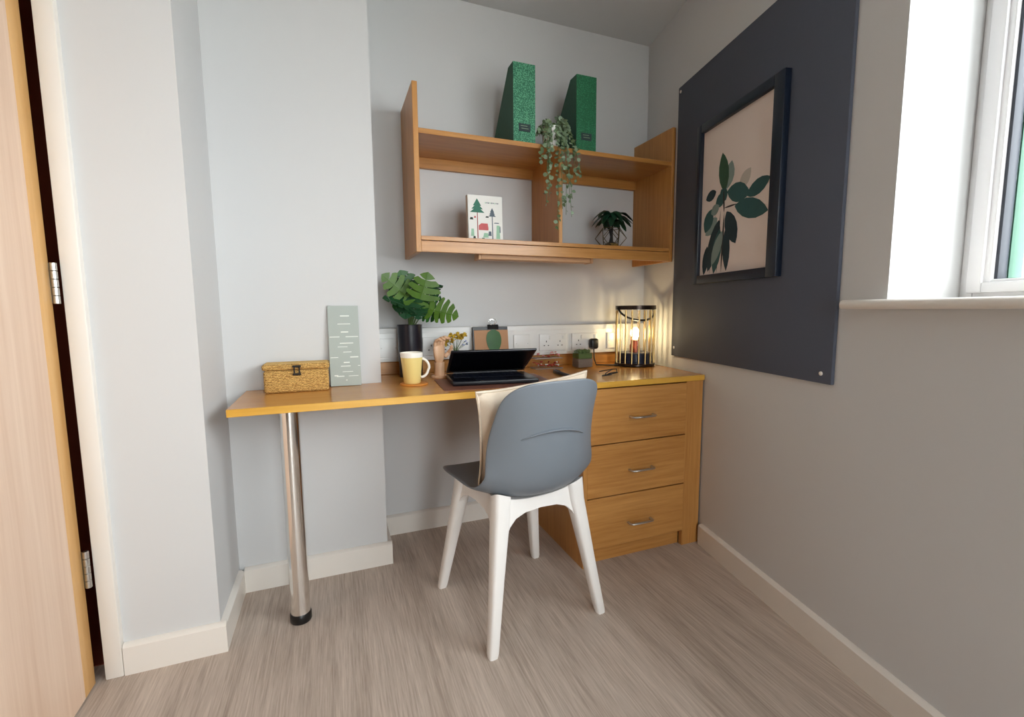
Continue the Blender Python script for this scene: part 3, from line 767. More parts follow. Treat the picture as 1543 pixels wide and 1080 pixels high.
for (u, v, w, h, mi) in [(.12, .10, .10, .16, 6), (.5, .08, .16, .10, 6), (.86, .06, .12, .30, 6), (.82, .40, .16, .02, 2), (.55, .52, .10, .03, 5), (.62, .12, .10, .10, 2), (.10, .46, .10, .05, 5), (.17, .02, .08, .08, 5), (.42, .02, .1, .05, 1), (.92, .2, .03, .14, 2), (.2, .5, .06, .04, 3)]:
    bpoly([(u - w / 2, v), (u + w / 2, v), (u + w / 2 * .8, v + h), (u - w / 2 * .6, v + h)], mi, .00015)
for k in range(9):
    bpoly([(.50 + k * .045, .83 + .006 * (k % 2)), (.525 + k * .045, .83), (.525 + k * .045, .86), (.50 + k * .045, .86)], 2 if k % 3 else 6, .00012)
obj('cover', bm, bcols, bk)
bm = B(); quad_box(bm, -BW / 2 + 0.003, BW / 2 - 0.003, -BT / 2 + 0.0025, BT / 2 - 0.0025, 0.003, BHH - 0.003, BKM); obj('pages', bm, M['pages'], bk)

# ------------------------------------------------------------------ trailing plant on the top shelf
tp = thing('trailing_plant', 'trailing sage green plant in a small white black-marked pot on the top shelf', 'plant', (-0.705, -0.245, STOP))
PX, PY = -0.692, -0.262
bm = B(); lathe(bm, [(0.028, 0.0005), (0.032, 0.004), (0.040, 0.075), (0.041, 0.082), (0.036, 0.082), (0.034, 0.07)], c=(PX, PY, STOP), n=24); obj('pot', bm, M['potpat'], tp)
bm = B(); lathe(bm, [(0.0, 0.068), (0.0345, 0.069)], c=(PX, PY, STOP), n=20, cap=False); obj('soil', bm, M['soil'], tp)
def small_leaf(bm, p, d, n, L_, W_, mi=0):
    s = d.cross(n).normalized()
    shp = [(0, 0), (0.25, 0.8), (0.55, 1.0), (0.85, 0.6), (1, 0), (0.85, -0.6), (0.55, -1.0), (0.25, -0.8)]
    vs = [bm.verts.new(p + d * (t * L_) + s * (k * W_ / 2) + n * (0.12 * L_ * (abs(k) - (t - .5) ** 2))) for t, k in shp]
    f = bm.faces.new(vs); f.material_index = mi; f.smooth = True
def rv(): return Vector((random.uniform(-1, 1), random.uniform(-1, 1), random.uniform(-1, 1)))
def vine(pts, nl, L_=0.0175, tag_='vine'):
    bm = B(); P_ = [Vector(p) for p in pts]
    def at(t):
        k = min(int(t * (len(P_) - 1)), len(P_) - 2); f = t * (len(P_) - 1) - k
        return P_[k].lerp(P_[k + 1], f)
    tube(bm, [at(i / 14) for i in range(15)], 0.0011, 5, mi=2)
    for i in range(nl):
        t = 0.06 + 0.94 * (i + random.random() * 0.6) / nl
        p = at(min(t, 1)); d = (rv() + Vector((0, -0.35, -0.5))).normalized(); nn = (rv() * 0.7 + Vector((0, -0.9, 0.35))).normalized()
        d = (d - nn * d.dot(nn)).normalized()
        k = L_ * random.uniform(0.75, 1.25)
        small_leaf(bm, p, d, nn, k, k * 0.85, random.choice((0, 0, 1)))
    obj('vine', bm, [M['sage'], M['sage2'], M['stem']], tp, recalc=False)
top = STOP + 0.08
def hang(x1, z1, x_out, n, y=-0.318, kink=0.0):
    vine([(PX + (x_out - PX) * 0.3, PY - 0.01, top), (x_out * 0.7 + PX * 0.3, -0.295, top + 0.012), (x_out, y, STOP + 0.01), (x_out * 0.6 + x1 * 0.4 + kink, y, STOP * 0.6 + z1 * 0.4), (x1, y - 0.004, z1)], n)
hang(-0.742, 1.462, -0.725, 34); hang(-0.730, 1.50, -0.715, 26, -0.326, -0.012); hang(-0.668, 1.455, -0.672, 30, -0.322); hang(-0.655, 1.43, -0.668, 26, -0.33, 0.01)
hang(-0.690, 1.365, -0.688, 44, -0.324); hang(-0.618, 1.50, -0.645, 28); hang(-0.625, 1.425, -0.65, 26, -0.325); hang(-0.570, 1.60, -0.60, 22, -0.31); hang(-0.770, 1.64, -0.748, 20, -0.318)
hang(-0.600, 1.575, -0.62, 26, -0.32); hang(-0.74, 1.60, -0.735, 24, -0.322)
for k in range(20):
    a = k * 2 * PI / 20 + 0.2
    if -2.2 < (a if a < PI else a - 2 * PI) < -1.1: continue
    r1 = random.uniform(0.045, 0.095) * (1.15 if math.cos(a) > 0 else 0.75)
    zt = top + random.uniform(0.005, 0.05)
    yy = max(min(PY + r1 * math.sin(a) * 0.6, -0.10), -0.31)
    vine([(PX + 0.015 * math.cos(a), PY + 0.015 * math.sin(a), top - 0.012), (PX + r1 * 0.5 * math.cos(a), (PY + yy) / 2, zt), (PX + r1 * math.cos(a), yy, zt - 0.035)], 16, 0.019)

# ------------------------------------------------------------------ plant in a geometric wire holder
tr = thing('wire_terrarium', 'small dark bonsai-like plant in a geometric wire holder on the shelf', 'plant', (-0.315, -0.16, SSH))
TX, TY_, TZ = -0.326, -0.17, SSH + 0.0005
bm = B()
n = 6
low = [(TX + 0.036 * math.cos(2 * PI * k / n), TY_ + 0.036 * math.sin(2 * PI * k / n), TZ + 0.002) for k in range(n)]
mid = [(TX + 0.076 * math.cos(2 * PI * (k + .5) / n), TY_ + 0.070 * math.sin(2 * PI * (k + .5) / n), TZ + 0.052) for k in range(n)]
hi_ = [(TX + 0.045 * math.cos(2 * PI * k / n), TY_ + 0.045 * math.sin(2 * PI * k / n), TZ + 0.098) for k in range(n)]
def seg(a, b): tube(bm, [a, b], 0.0016, 6)
for k in range(n):
    seg(low[k], low[(k + 1) % n]); seg(low[k], mid[k]); seg(low[(k + 1) % n], mid[k]); seg(mid[k], hi_[k]); seg(mid[k], hi_[(k + 1) % n]); seg(hi_[k], hi_[(k + 1) % n])
obj('wire_frame', bm, M['gold'], tr)
bm = B()
for k in range(n):
    for tri in ((low[k], low[(k + 1) % n], mid[k]), (mid[k], hi_[(k + 1) % n], hi_[k])):
        c = (Vector(tri[0]) + Vector(tri[1]) + Vector(tri[2])) / 3
        bm.faces.new([bm.verts.new(c + (Vector(p) - c) * 0.97) for p in tri])
obj('glass_facets', bm, M['glass'], tr)
bm = B(); lathe(bm, [(0.030, 0.004), (0.034, 0.008), (0.036, 0.020), (0.030, 0.026)], c=(TX + 0.004, TY_, TZ), n=18); obj('gold_dish', bm, M['goldbase'], tr)
bm = B(); ball(bm, (TX - 0.028, TY_ - 0.02, TZ + 0.014), 0.017, 1.2, 0.9, 0.7); ball(bm, (TX + 0.004, TY_, TZ + 0.026), 0.026, 1, 1, 0.4); obj('soil', bm, M['soil'], tr)
bm = B()
tube(bm, [(TX - 0.004, TY_, TZ + 0.02), (TX + 0.001, TY_ - 0.004, TZ + 0.06), (TX - 0.008, TY_, TZ + 0.10), (TX - 0.014, TY_, TZ + 0.13)], [0.008, 0.0065, 0.006, 0.005], 8)
tube(bm, [(TX + 0.006, TY_, TZ + 0.03), (TX + 0.004, TY_, TZ + 0.075), (TX + 0.012, TY_, TZ + 0.13)], [0.007, 0.006, 0.004], 8)
obj('trunk', bm, M['bark'], tr)
def strap_leaf(bm, p, az, L_, W_, rise, drop, n=7, mi=0):
    """drooping leaf: starts at p, goes out in direction az, rises then falls"""
    d = Vector((math.cos(az), math.sin(az), 0)); s = Vector((-math.sin(az), math.cos(az), 0)); rows = []
    for i in range(n + 1):
        t = i / n
        c = Vector(p) + d * (L_ * t) + Vector((0, 0, rise * math.sin(min(t * 1.6, 1) * PI / 2) - drop * t * t))
        w = W_ / 2 * max(0.03, math.sin(PI * min(1, t * 0.92 + 0.06)) ** 0.7) * (1 - 0.2 * (i % 2))
        rows.append([bm.verts.new(c - s * w + Vector((0, 0, -0.15 * w))), bm.verts.new(c + Vector((0, 0, 0.12 * w))), bm.verts.new(c + s * w + Vector((0, 0, -0.15 * w)))])
    for a, b in zip(rows, rows[1:]):
        for k in range(2):
            f = bm.faces.new((a[k], a[k + 1], b[k + 1], b[k])); f.smooth = True; f.material_index = mi
for k in range(22):
    az = k * 2.4 + 0.35
    bm = B(); L_ = 0.088 + 0.030 * random.random()
    if abs(math.sin(az)) > 0.5: L_ *= 0.8
    strap_leaf(bm, (TX + 0.012 * math.cos(k), TY_ + 0.008 * math.sin(k), TZ + 0.128 + 0.004 * (k % 4)), az, L_, 0.040, 0.035 + 0.012 * (k % 3), 0.05 + 0.02 * random.random())
    obj('leaf', bm, M['darkleaf'], tr, recalc=False)

# ------------------------------------------------------------------ things on the desk
Z = DT + 0.0004
# woven box
bx = thing('wicker_box', 'woven seagrass box with a dark toggle clasp on the desk', 'box', (-1.73, -0.32, Z))
BX0, BX1, BY0, BY1 = -1.823, -1.616, -0.358, -0.258
bm = B(); rbox(bm, BX0, BX1, BY0, BY1, Z, Z + 0.078, 0.008, 3); obj('body', bm, M['wicker'], bx)
bm = B(); rbox(bm, BX0 - 0.004, BX1 + 0.004, BY0 - 0.004, BY1 + 0.002, Z + 0.079, Z + 0.100, 0.008, 3); obj('lid', bm, M['wicker'], bx)
xm = (BX0 + BX1) / 2 + 0.002
bm = B()
for dz in (0.064, 0.092): tube(bm, [(xm - 0.013, BY0 - 0.0085, Z + dz), (xm + 0.013, BY0 - 0.0085, Z + dz)], 0.0038, 8)
for dx in (-0.008, 0.008): tube(bm, [(xm + dx, BY0 - 0.0085, Z + 0.062), (xm + dx, BY0 - 0.0085, Z + 0.094)], 0.0026, 8)
obj('clasp', bm, M['bark'], bx)

# tall card leaning on the wall
gp = thing('tall_card', 'tall grey-green card with white dashes leaning beside the woven box', 'card', (-1.555, -0.27, Z))
GM = Matrix.Translation((-1.557, -0.283, Z)) @ Matrix.Rotation(math.radians(-5.5), 4, 'X')
bm = B(); rbox(bm, -0.0545, 0.0545, -0.003, 0.003, 0.0004, 0.302, 0.0008, 1, GM)
gpb = obj('card', bm, M['greypanel'], gp)
bm = B()
dashes = [(.06, .0, .10), (.11, -.6, -.1), (.11, .2, .85), (.165, -.2, .5), (.235, -.3, .35), (.235, .85, 1), (.28, -.1, .3), (.345, -.95, -.45), (.345, .35, .9), (.41, -.1, .45), (.475, -.45, .2), (.52, -.3, .6), (.60, -.95, -.3), (.60, .1, .95), (.66, -.2, .3), (.76, -.4, .45), (.86, -.2, .4), (.12, -.75, -.5)]
for t, a, b in dashes:
    z = 0.302 * t + 0.004; hh = random.uniform(0.0009, 0.0022)
    quad_box(bm, a * 0.053, b * 0.053, -0.0036, -0.0029, z - hh, z + hh, GM)
obj('printed_dashes', bm, M['dash'], gpb)['kind'] = 'stuff'

# black pot with monstera
mp_ = thing('potted_monstera', 'green split-leaf plant in a black cylinder pot on the desk', 'plant', (-1.29, -0.125, Z))
MX, MY = -1.290, -0.125
bm = B(); lathe(bm, [(0.046, 0), (0.049, 0.003), (0.052, 0.218), (0.0525, 0.222), (0.048, 0.222), (0.046, 0.19)], c=(MX, MY, Z), n=36); obj('pot', bm, M['pot'], mp_)
bm = B(); lathe(bm, [(0.0, 0.205), (0.0465, 0.205)], c=(MX, MY, Z), n=24, cap=False); obj('soil', bm, M['soil'], mp_)
def monstera(base, tip, nrm, W_, m, lobes=5, bend=0.10):
    """heart-shaped split leaf from base to tip"""
    a, b = Vector(base), Vector(tip); d = b - a; L_ = d.length; d.normalize()
    nn = Vector(nrm); nn = (nn - d * nn.dot(d)).normalized(); s = d.cross(nn)
    bm = B()
    def pos(t, k):   # t along (can be < 0 for the heart's ears), k across
        return a + d * (t * L_) + s * (k * W_ / 2) + nn * (0.10 * W_ * abs(k) ** 1.5 - bend * L_ * (t - 0.3) ** 2)
    def width(t): return max(0.02, (math.sin(PI * min(1.0, (t + 0.18) / 1.18) ** 0.8)) ** 0.75)
    for sd in (-1, 1):
        for i in range(lobes):
            t0, t1 = i / lobes, (i + 1) / lobes
            g = 0.24 / lobes
            sweep = 0.10 if i else -0.10
            wa, wb = width(t0 + 0.02), width(t1 - 0.02)
            if i == lobes - 1:
                pts = [pos(t0, 0), pos(t0 + g, sd * wa * 0.55), pos(t0 + g + sweep * .6, sd * wa * 0.98), pos(t0 * 0.4 + t1 * 0.6 + 0.06, sd * wa * 0.55), pos(1.04, 0)]
            else:
                pts = [pos(t0, 0), pos(t0 + g * 0.3 + sweep * 0.3, sd * wa * 0.55), pos(t0 + g + sweep, sd * wa * 1.0), pos((t0 + t1) / 2 + sweep, sd * (wa + wb) / 2 * 1.06), pos(t1 - g + sweep * 1.0, sd * wb * 0.97), pos(t1 - g * 0.3 + sweep * 0.25, sd * wb * 0.5), pos(t1, 0)]
            vs = [bm.verts.new(p) for p in pts]
            c = pos((t0 + t1) / 2 + sweep * 0.4, sd * (wa + wb) / 4)
            cv = bm.verts.new(c)
            for k in range(len(vs)):
                if k == len(vs) - 1: f = bm.faces.new((vs[k], vs[0], cv))
                else: f = bm.faces.new((vs[k], vs[k + 1], cv))
                f.smooth = True
    tube(bm, [pos(t, 0) + nn * 0.0008 for t in (0, 0.3, 0.6, 0.95)], 0.0010, 5)
    o = obj('leaf', bm, m, mp_, recalc=False)
    bm = B()
    st = Vector((MX + (a.x - MX) * 0.12, MY + (a.y - MY) * 0.12, Z + 0.20))
    mid_ = st.lerp(a, 0.55) + Vector((0, 0, 0.012))
    tube(bm, [st, mid_, a + d * 0.003], [0.0024, 0.002, 0.0016], 6)
    obj('stalk', bm, M['stem'], mp_)
LZ = lambda v: 1.193 - (v - 410) / 359.0        # heights read from the plant's own scale
LX = lambda u: -1.261 + (u - 625) / 352.0
monstera((LX(615), -0.16, LZ(452)), (LX(577), -0.19, LZ(417)), (-0.1, -1, 0.35), 0.115, M['leaf3'])
monstera((LX(620), -0.14, LZ(456)), (LX(603), -0.155, LZ(410)), (0.1, -1, 0.25), 0.13, M['leaf'])
monstera((LX(625), -0.17, LZ(462)), (LX(640), -0.20, LZ(414)), (0.3, -1, 0.2), 0.15, M['leaf3'])
monstera((LX(640), -0.18, LZ(466)), (LX(680), -0.22, LZ(476)), (0.15, -1, 0.55), 0.13, M['leaf3'])
monstera((LX(632), -0.10, LZ(445)), (LX(668), -0.09, LZ(428)), (0, -0.5, 0.85), 0.08, M['leaf2'])
monstera((LX(618), -0.18, LZ(466)), (LX(576), -0.225, LZ(449)), (-0.1, -0.55, 0.85), 0.12, M['leaf2'])
monstera((LX(616), -0.15, LZ(440)), (LX(604), -0.21, LZ(478)), (-0.35, -1, 0.2), 0.12, M['leaf2'])
monstera((LX(628), -0.13, LZ(450)), (LX(650), -0.17, LZ(462)), (0.15, -1, 0.3), 0.14, M['leaf'])
monstera((LX(612), -0.09, LZ(440)), (LX(590), -0.07, LZ(430)), (0, -1, 0.5), 0.12, M['leaf2'])
monstera((LX(622), -0.17, LZ(462)), (LX(623), -0.215, LZ(480)), (0.1, -1, 0.2), 0.085, M['leaf2'])

monstera((LX(612), -0.13, LZ(462)), (LX(590), -0.17, LZ(462)), (-0.1, -1, 0.3), 0.10, M['leaf'])
monstera((LX(630), -0.15, LZ(468)), (LX(655), -0.19, LZ(478)), (0.1, -1, 0.4), 0.10, M['leaf'])
monstera((LX(612), -0.12, LZ(432)), (LX(618), -0.11, LZ(412)), (0.0, -1, 0.4), 0.09, M['leaf'])
monstera((LX(640), -0.12, LZ(448)), (LX(662), -0.14, LZ(450)), (0.1, -0.9, 0.7), 0.08, M['leaf2'])

# mug on a coaster
UX, UY = -1.321, -0.350
co = obj('coaster', (lambda b: (lathe(b, [(0.052, 0), (0.053, 0.001), (0.053, 0.004), (0.052, 0.005)], c=(UX + 0.006, UY, Z), n=32), b)[1])(B()), M['cork'])
tag(co, 'round amber coaster under the yellow mug', 'coaster')
mg = thing('mug', 'tapered yellow mug with white rim and handle on a coaster', 'mug', (UX, UY, Z + 0.005))
zb = Z + 0.0055
bm = B(); lathe(bm, [(0.029, 0), (0.0315, 0.003), (0.041, 0.100)], c=(UX, UY, zb), n=40); obj('body', bm, M['mug'], mg)
bm = B(); lathe(bm, [(0.0412, 0.0995), (0.0428, 0.116), (0.0424, 0.118), (0.0398, 0.117), (0.037, 0.07), (0.028, 0.004), (0.0, 0.004)], c=(UX, UY, zb), n=40, cap=False); obj('rim', bm, M['mugw'], mg)
ha = math.radians(-12)
bm = B(); pts = []
for k in range(13):
    t = -PI / 2 + PI * k / 12
    pts.append((0.034 + 0.031 * math.cos(t) * (1 if k > 5 else 0.9), 0.058 + 0.036 * math.sin(t)))
tube(bm, [(UX + r * math.cos(ha), UY + r * math.sin(ha), zb + z) for r, z in pts], 0.0052, 10); obj('handle', bm, M['mugw'], mg)

# brown leather desk mat
bm = B(); prism(bm, [(-1.242, -0.55), (-0.81, -0.585), (-0.78, -0.27), (-1.222, -0.275)], Z, Z + 0.0022, 'Z')
tag(obj('desk_mat', bm, M['mat']), 'brown leather desk mat under the black laptop', 'mat')

# laptop, lid only part-way open
LPM = Matrix.Translation((-1.196, -0.482, Z + 0.0028)) @ Matrix.Rotation(math.radians(-7.0), 4, 'Z')
lp = thing('laptop', 'black laptop with its lid barely raised on the desk mat', 'laptop', None, mtx=LPM)
LW, LD = 0.332, 0.225
bm = B(); rbox(bm, 0, LW, 0, LD, 0, 0.018, 0.005, 3); obj('base', bm, M['laptop'], lp, world=False)
bm = B(); rbox(bm, 0.09, 0.21, 0.012, 0.075, 0.0178, 0.0188, 0.0004, 1); obj('touchpad', bm, M['key'], lp, world=False)
bm = B()
for r in range(5):
    for k in range(13):
        x0 = 0.018 + k * 0.0217; y0 = 0.092 + r * 0.0205
        rbox(bm, x0, x0 + 0.019, y0, y0 + 0.018, 0.0178, 0.0198, 0.0008, 1)
o = obj('keyboard', bm, M['key'], lp, world=False); o['kind'] = 'stuff'
LID = Matrix.Translation((0, LD - 0.004, 0.022)) @ Matrix.Rotation(math.radians(-28), 4, 'X')
bm = B(); rbox(bm, 0, LW, -0.222, 0.0, -0.002, 0.006, 0.003, 2, LID); ld = obj('lid', bm, M['laptop'], lp, world=False)
bm = B(); rbox(bm, 0.010, LW - 0.010, -0.212, -0.02, -0.0028, -0.0019, 0.0003, 1, LID); obj('screen', bm, M['screen'], ld, world=False)
bm = B(); tube(bm, [(0.03, LD - 0.002, 0.019), (LW - 0.03, LD - 0.002, 0.019)], 0.006, 10); obj('hinge', bm, M['laptop'], lp, world=False)

# wooden hand model
HX, HY = -1.186, -0.215
hd = thing('wooden_hand', 'jointed beech wood hand model standing beside the laptop', 'hand model', (HX, HY, Z))
bm = B(); lathe(bm, [(0.034, 0.0003), (0.035, 0.002), (0.035, 0.008), (0.033, 0.010)], c=(HX, HY, Z), n=28); obj('base', bm, M['handwood'], hd)
bm = B(); lathe(bm, [(0.021, 0.010), (0.0205, 0.03), (0.021, 0.064), (0.020, 0.066)], c=(HX, HY, Z), n=24); obj('wrist', bm, M['handwood'], hd)
HM = Matrix.Translation((HX, HY, Z + 0.066)) @ Matrix.Rotation(math.radians(35), 4, 'Z')
def chain(pts, rad, name='finger'):
    bm = B()
    P_ = [HM @ Vector(p) for p in pts]
    for (a, b), (ra, rb) in zip(zip(P_, P_[1:]), zip(rad, rad[1:])):
        d = (b - a)
        tube(bm, [a + d * 0.02, a + d * 0.10, a + d * 0.5, a + d * 0.90, b - d * 0.02], [ra * 0.75, ra, (ra + rb) / 2 * 1.03, rb, rb * 0.75], 10)
    ball(bm, P_[-1], rad[-1] * 0.9, sub=2)
    obj(name, bm, M['handwood'], hd)
bm = B(); rings = []
for z, w, t in ((0.0, 0.017, 0.012), (0.008, 0.022, 0.0145), (0.025, 0.027, 0.016), (0.045, 0.031, 0.015), (0.062, 0.031, 0.0125), (0.070, 0.028, 0.010)):
    rings.append([bm.verts.new(HM @ Vector((w * math.cos(2 * PI * k / 20), t * math.sin(2 * PI * k / 20), z))) for k in range(20)])
for a, b in zip(rings, rings[1:]):
    for k in range(20): bm.faces.new((a[k], a[(k + 1) % 20], b[(k + 1) % 20], b[k])).smooth = True
bm.faces.new(rings[0]); bm.faces.new(rings[-1])
obj('palm', bm, M['handwood'], hd)
for x, l in ((-0.0225, 0.82), (-0.0075, 0.98), (0.0075, 1.05), (0.0225, 0.95)):
    chain([(x, 0, 0.068), (x * 1.1, -0.006, 0.068 + 0.024 * l), (x * 1.12, -0.024, 0.068 + 0.036 * l), (x * 1.1, -0.038, 0.068 + 0.030 * l)], [0.0075, 0.007, 0.0065, 0.0055])
chain([(0.024, -0.006, 0.020), (0.040, -0.018, 0.036), (0.040, -0.032, 0.054), (0.034, -0.040, 0.066)], [0.009, 0.0085, 0.0075, 0.006], 'thumb')

# glass bud vase with dried flowers
VX, VY = -1.095, -0.135
vs_ = thing('bud_vase', 'clear glass bud vase of dried yellow flowers behind the wooden hand', 'vase', (VX, VY, Z))
bm = B(); lathe(bm, [(0.020, 0.0005), (0.025, 0.004), (0.026, 0.05), (0.016, 0.085), (0.012, 0.11), (0.0135, 0.118)], c=(VX, VY, Z), n=28, cap=False); obj('glass_body', bm, M['glass'], vs_)
heads = [(LXo, z) for LXo, z in ((-0.03, .172), (-0.015, .165), (-0.042, .158), (0.0, .175), (0.014, .166), (0.028, .172), (-0.05, .140), (-0.038, .148), (-0.022, .152), (0.02, .158), (0.006, .160))]
for i, (dx, dz) in enumerate(heads):
    yy = VY - 0.03 + 0.012 * math.sin(i * 2.1)
    bm = B(); tube(bm, [(VX, VY, Z + 0.02), (VX + dx * 0.2, VY - 0.005, Z + 0.11), (VX + dx, yy, Z + dz)], 0.0009, 5); o = obj('flower_stem', bm, M['stem'], vs_)
    bm = B()
    for k in range(9):
        d = (rv() + Vector((0, -0.3, 0.4))).normalized(); nn = d.cross(rv()).normalized()
        small_leaf(bm, Vector((VX + dx, yy, Z + dz)), d, nn, 0.016, 0.012)
    ball(bm, (VX + dx, yy, Z + dz), 0.0065, sub=1)
    obj('flower', bm, M['yellow'], o, recalc=False)
for i, (dx, dz) in enumerate(((0.040, .145), (0.032, .128), (0.05, .135))):
    bm = B(); tube(bm, [(VX, VY, Z + 0.02), (VX + dx * 0.3, VY, Z + 0.11), (VX + dx, VY - 0.01, Z + dz)], 0.0008, 5); o = obj('flower_stem', bm, M['stem'], vs_)
    bm = B()
    for k in range(7):
        d = rv().normalized(); small_leaf(bm, Vector((VX + dx, VY - 0.01, Z + dz)), d, d.cross(rv()).normalized(), 0.008, 0.006)
    obj('flower', bm, M['mauve'], o, recalc=False)

# kraft clipboard with a leaf picture
cb = thing('clipboard', 'kraft card with a green leaf under a bulldog clip, propped on the trunking', 'clipboard', (-0.91, -0.075, Z))
CM = Matrix.Translation((-0.912, -0.098, Z + 0.001)) @ Matrix.Rotation(math.radians(-8), 4, 'X')
HB = 0.205
bm = B(); rbox(bm, -0.086, 0.086, 0.0, 0.008, 0, HB, 0.001, 1, CM); obj('backing_board', bm, M['black'], cb)
bm = B(); rbox(bm, -0.080, 0.086, -0.0016, 0.0, 0, HB - 0.016, 0.0006, 1, CM); cdd = obj('kraft_card', bm, M['kraft'], cb)
bm = B(); rows = []
for i in range(11):
    t = i / 10; w = 0.037 * (math.sin(PI * (0.10 + 0.90 * (1 - t)) ** 0.9)) ** 0.6 * (1 if t < 0.98 else 0.4)
    z = 0.075 + 0.115 * t; rows.append([bm.verts.new(CM @ Vector((0.014 + k * w, -0.0035 - 0.002 * (1 - abs(k)), z))) for k in (-1, -.5, 0, .5, 1)])
for a, b in zip(rows, rows[1:]):
    for k in range(4): bm.faces.new((a[k], a[k + 1], b[k + 1], b[k])).smooth = True
obj('leaf', bm, M['leaf'], cb)
bm = B(); prism(bm, [(-0.012, HB - 0.012), (0.012, HB - 0.012), (0.003, HB + 0.010), (-0.003, HB + 0.010)], -0.016, 0.036, 'X', mtx=CM @ Matrix.Translation((0.004, 0.003, 0)))
cp = obj('bulldog_clip', bm, M['black'], cb)
for sd in (-1, 1):
    bm = B(); tube(bm, [(-0.003 * 1 + 0.010, sd * 0.004 + 0.003, HB + 0.006), (-0.004, sd * 0.010 + 0.003, HB + 0.02), (0.002, sd * 0.012 + 0.003, HB + 0.034), (0.024, sd * 0.012 + 0.003, HB + 0.034), (0.030, sd * 0.010 + 0.003, HB + 0.02), (0.016, sd * 0.004 + 0.003, HB + 0.006)], 0.0010, 6)
    bmesh.ops.transform(bm, matrix=CM, verts=list(bm.verts)); obj('clip_handle', bm, M['chrome'], cp)

# clear box with red clips
rb = thing('clear_box', 'clear plastic two-tier box in front of the double socket', 'box', (-0.635, -0.11, Z))
RX0, RX1, RY0, RY1 = -0.712, -0.570, -0.145, -0.072
bm = B()
for a in ((RX0, RX1, RY0, RY1, Z, Z + 0.0025), (RX0, RX0 + 0.0025, RY0, RY1, Z + 0.0025, Z + 0.048), (RX1 - 0.0025, RX1, RY0, RY1, Z + 0.0025, Z + 0.048), (RX0 + 0.0025, RX1 - 0.0025, RY0, RY0 + 0.0025, Z + 0.0025, Z + 0.048), (RX0 + 0.0025, RX1 - 0.0025, RY1 - 0.0025, RY1, Z + 0.0025, Z + 0.048), (RX0, RX1, RY0, RY1, Z + 0.048, Z + 0.0505)):
    quad_box(bm, *a)
obj('box_walls', bm, M['glass'], rb)
for zz in (Z + 0.0495, Z + 0.002):
    bm = B(); tube(bm, [(RX0, RY0, zz), (RX1, RY0, zz), (RX1, RY1, zz), (RX0, RY1, zz)], 0.0016, 6, closed=True); obj('edge_strip', bm, M['groove'], rb)
bm = B()
for k in range(26):
    c = Vector((random.uniform(RX0 + 0.012, RX1 - 0.012), random.uniform(RY0 + 0.01, RY1 - 0.012), Z + 0.009 + random.random() * 0.022))
    R_ = Matrix.Translation(c) @ Matrix.Rotation(random.random() * 3, 4, 'Z') @ Matrix.Rotation(random.random() * 3, 4, 'X')
    rbox(bm, -0.008, 0.008, -0.0025, 0.0025, -0.004, 0.004, 0.0012, 1, R_, mi=random.choice((0, 0, 1)))
o = tag(obj('red_clips', bm, [M['red'], M['dash']]), 'loose red and white clips lying inside the clear box', 'clips'); o['kind'] = 'stuff'
bm = B()
for k in range(14):
    c = Vector((random.uniform(RX0 + 0.03, RX1 - 0.01), random.uniform(RY0 + 0.01, RY1 - 0.012), Z + 0.0555 + random.random() * 0.02))
    R_ = Matrix.Translation(c) @ Matrix.Rotation(random.random() * 3, 4, 'Z') @ Matrix.Rotation(random.random() * 3, 4, 'X')
    rbox(bm, -0.007, 0.007, -0.0022, 0.0022, -0.0038, 0.0038, 0.0012, 1, R_, mi=random.choice((0, 0, 1)))
o = tag(obj('pink_clips', bm, [M['pink'], M['red']]), 'pink clips heaped on top of the clear box', 'clips'); o['kind'] = 'stuff'

# glass jar with moss
JX, JY = -0.474, -0.165
jr = thing('moss_jar', 'square glass jar of green moss above a grey painted-in reflection near the black plug', 'jar', (JX, JY, Z))
bm = B()
for a in ((-.042, .042, -.036, .036, 0, .004), (-.042, -.039, -.036, .036, .004, .098), (.039, .042, -.036, .036, .004, .098), (-.039, .039, -.036, -.033, .004, .098), (-.039, .039, .033, .036, .004, .098)):
    quad_box(bm, JX + a[0], JX + a[1], JY + a[2], JY + a[3], Z + a[4], Z + a[5])
obj('glass_walls', bm, M['glass'], jr)
bm = B(); rbox(bm, JX - .0385, JX + .0385, JY - .0325, JY + .0325, Z + .0045, Z + .045, .003); obj('painted_reflection', bm, M['jar_reflection'], jr)  # grey block paints in the jar's reflection in the glossy desktop
bm = B(); rbox(bm, JX - .038, JX + .038, JY - .032, JY + .032, Z + .0455, Z + .072, .004)
for k in range(40): ball(bm, (JX + random.uniform(-.029, .029), JY + random.uniform(-.023, .023), Z + 0.072 + random.uniform(0, .010)), 0.009, sub=1)
o = obj('moss', bm, M['moss'], jr)

# pen
bm = B(); a, b = Vector((-0.685, -0.285, Z + 0.0085)), Vector((-0.70, -0.50, Z + 0.0085)); d = b - a
tube(bm, [a, a + d * 0.02, a + d * 0.33, a + d * 0.34, a + d * 0.9, a + d * 0.97, b], [0.006, 0.0082, 0.0082, 0.0075, 0.0072, 0.004, 0.002], 14)
pn = thing('marker_pen', 'black marker pen lying on the desk behind the chair', 'pen', (-0.683, -0.39, Z))
obj('barrel', bm, M['black'], pn)
bm = B(); tube(bm, [a + d * 0.08 + Vector((0.0, 0, 0.0095)), a + d * 0.30 + Vector((0, 0, 0.0095))], 0.0016, 8); obj('pocket_clip', bm, M['black'], pn)

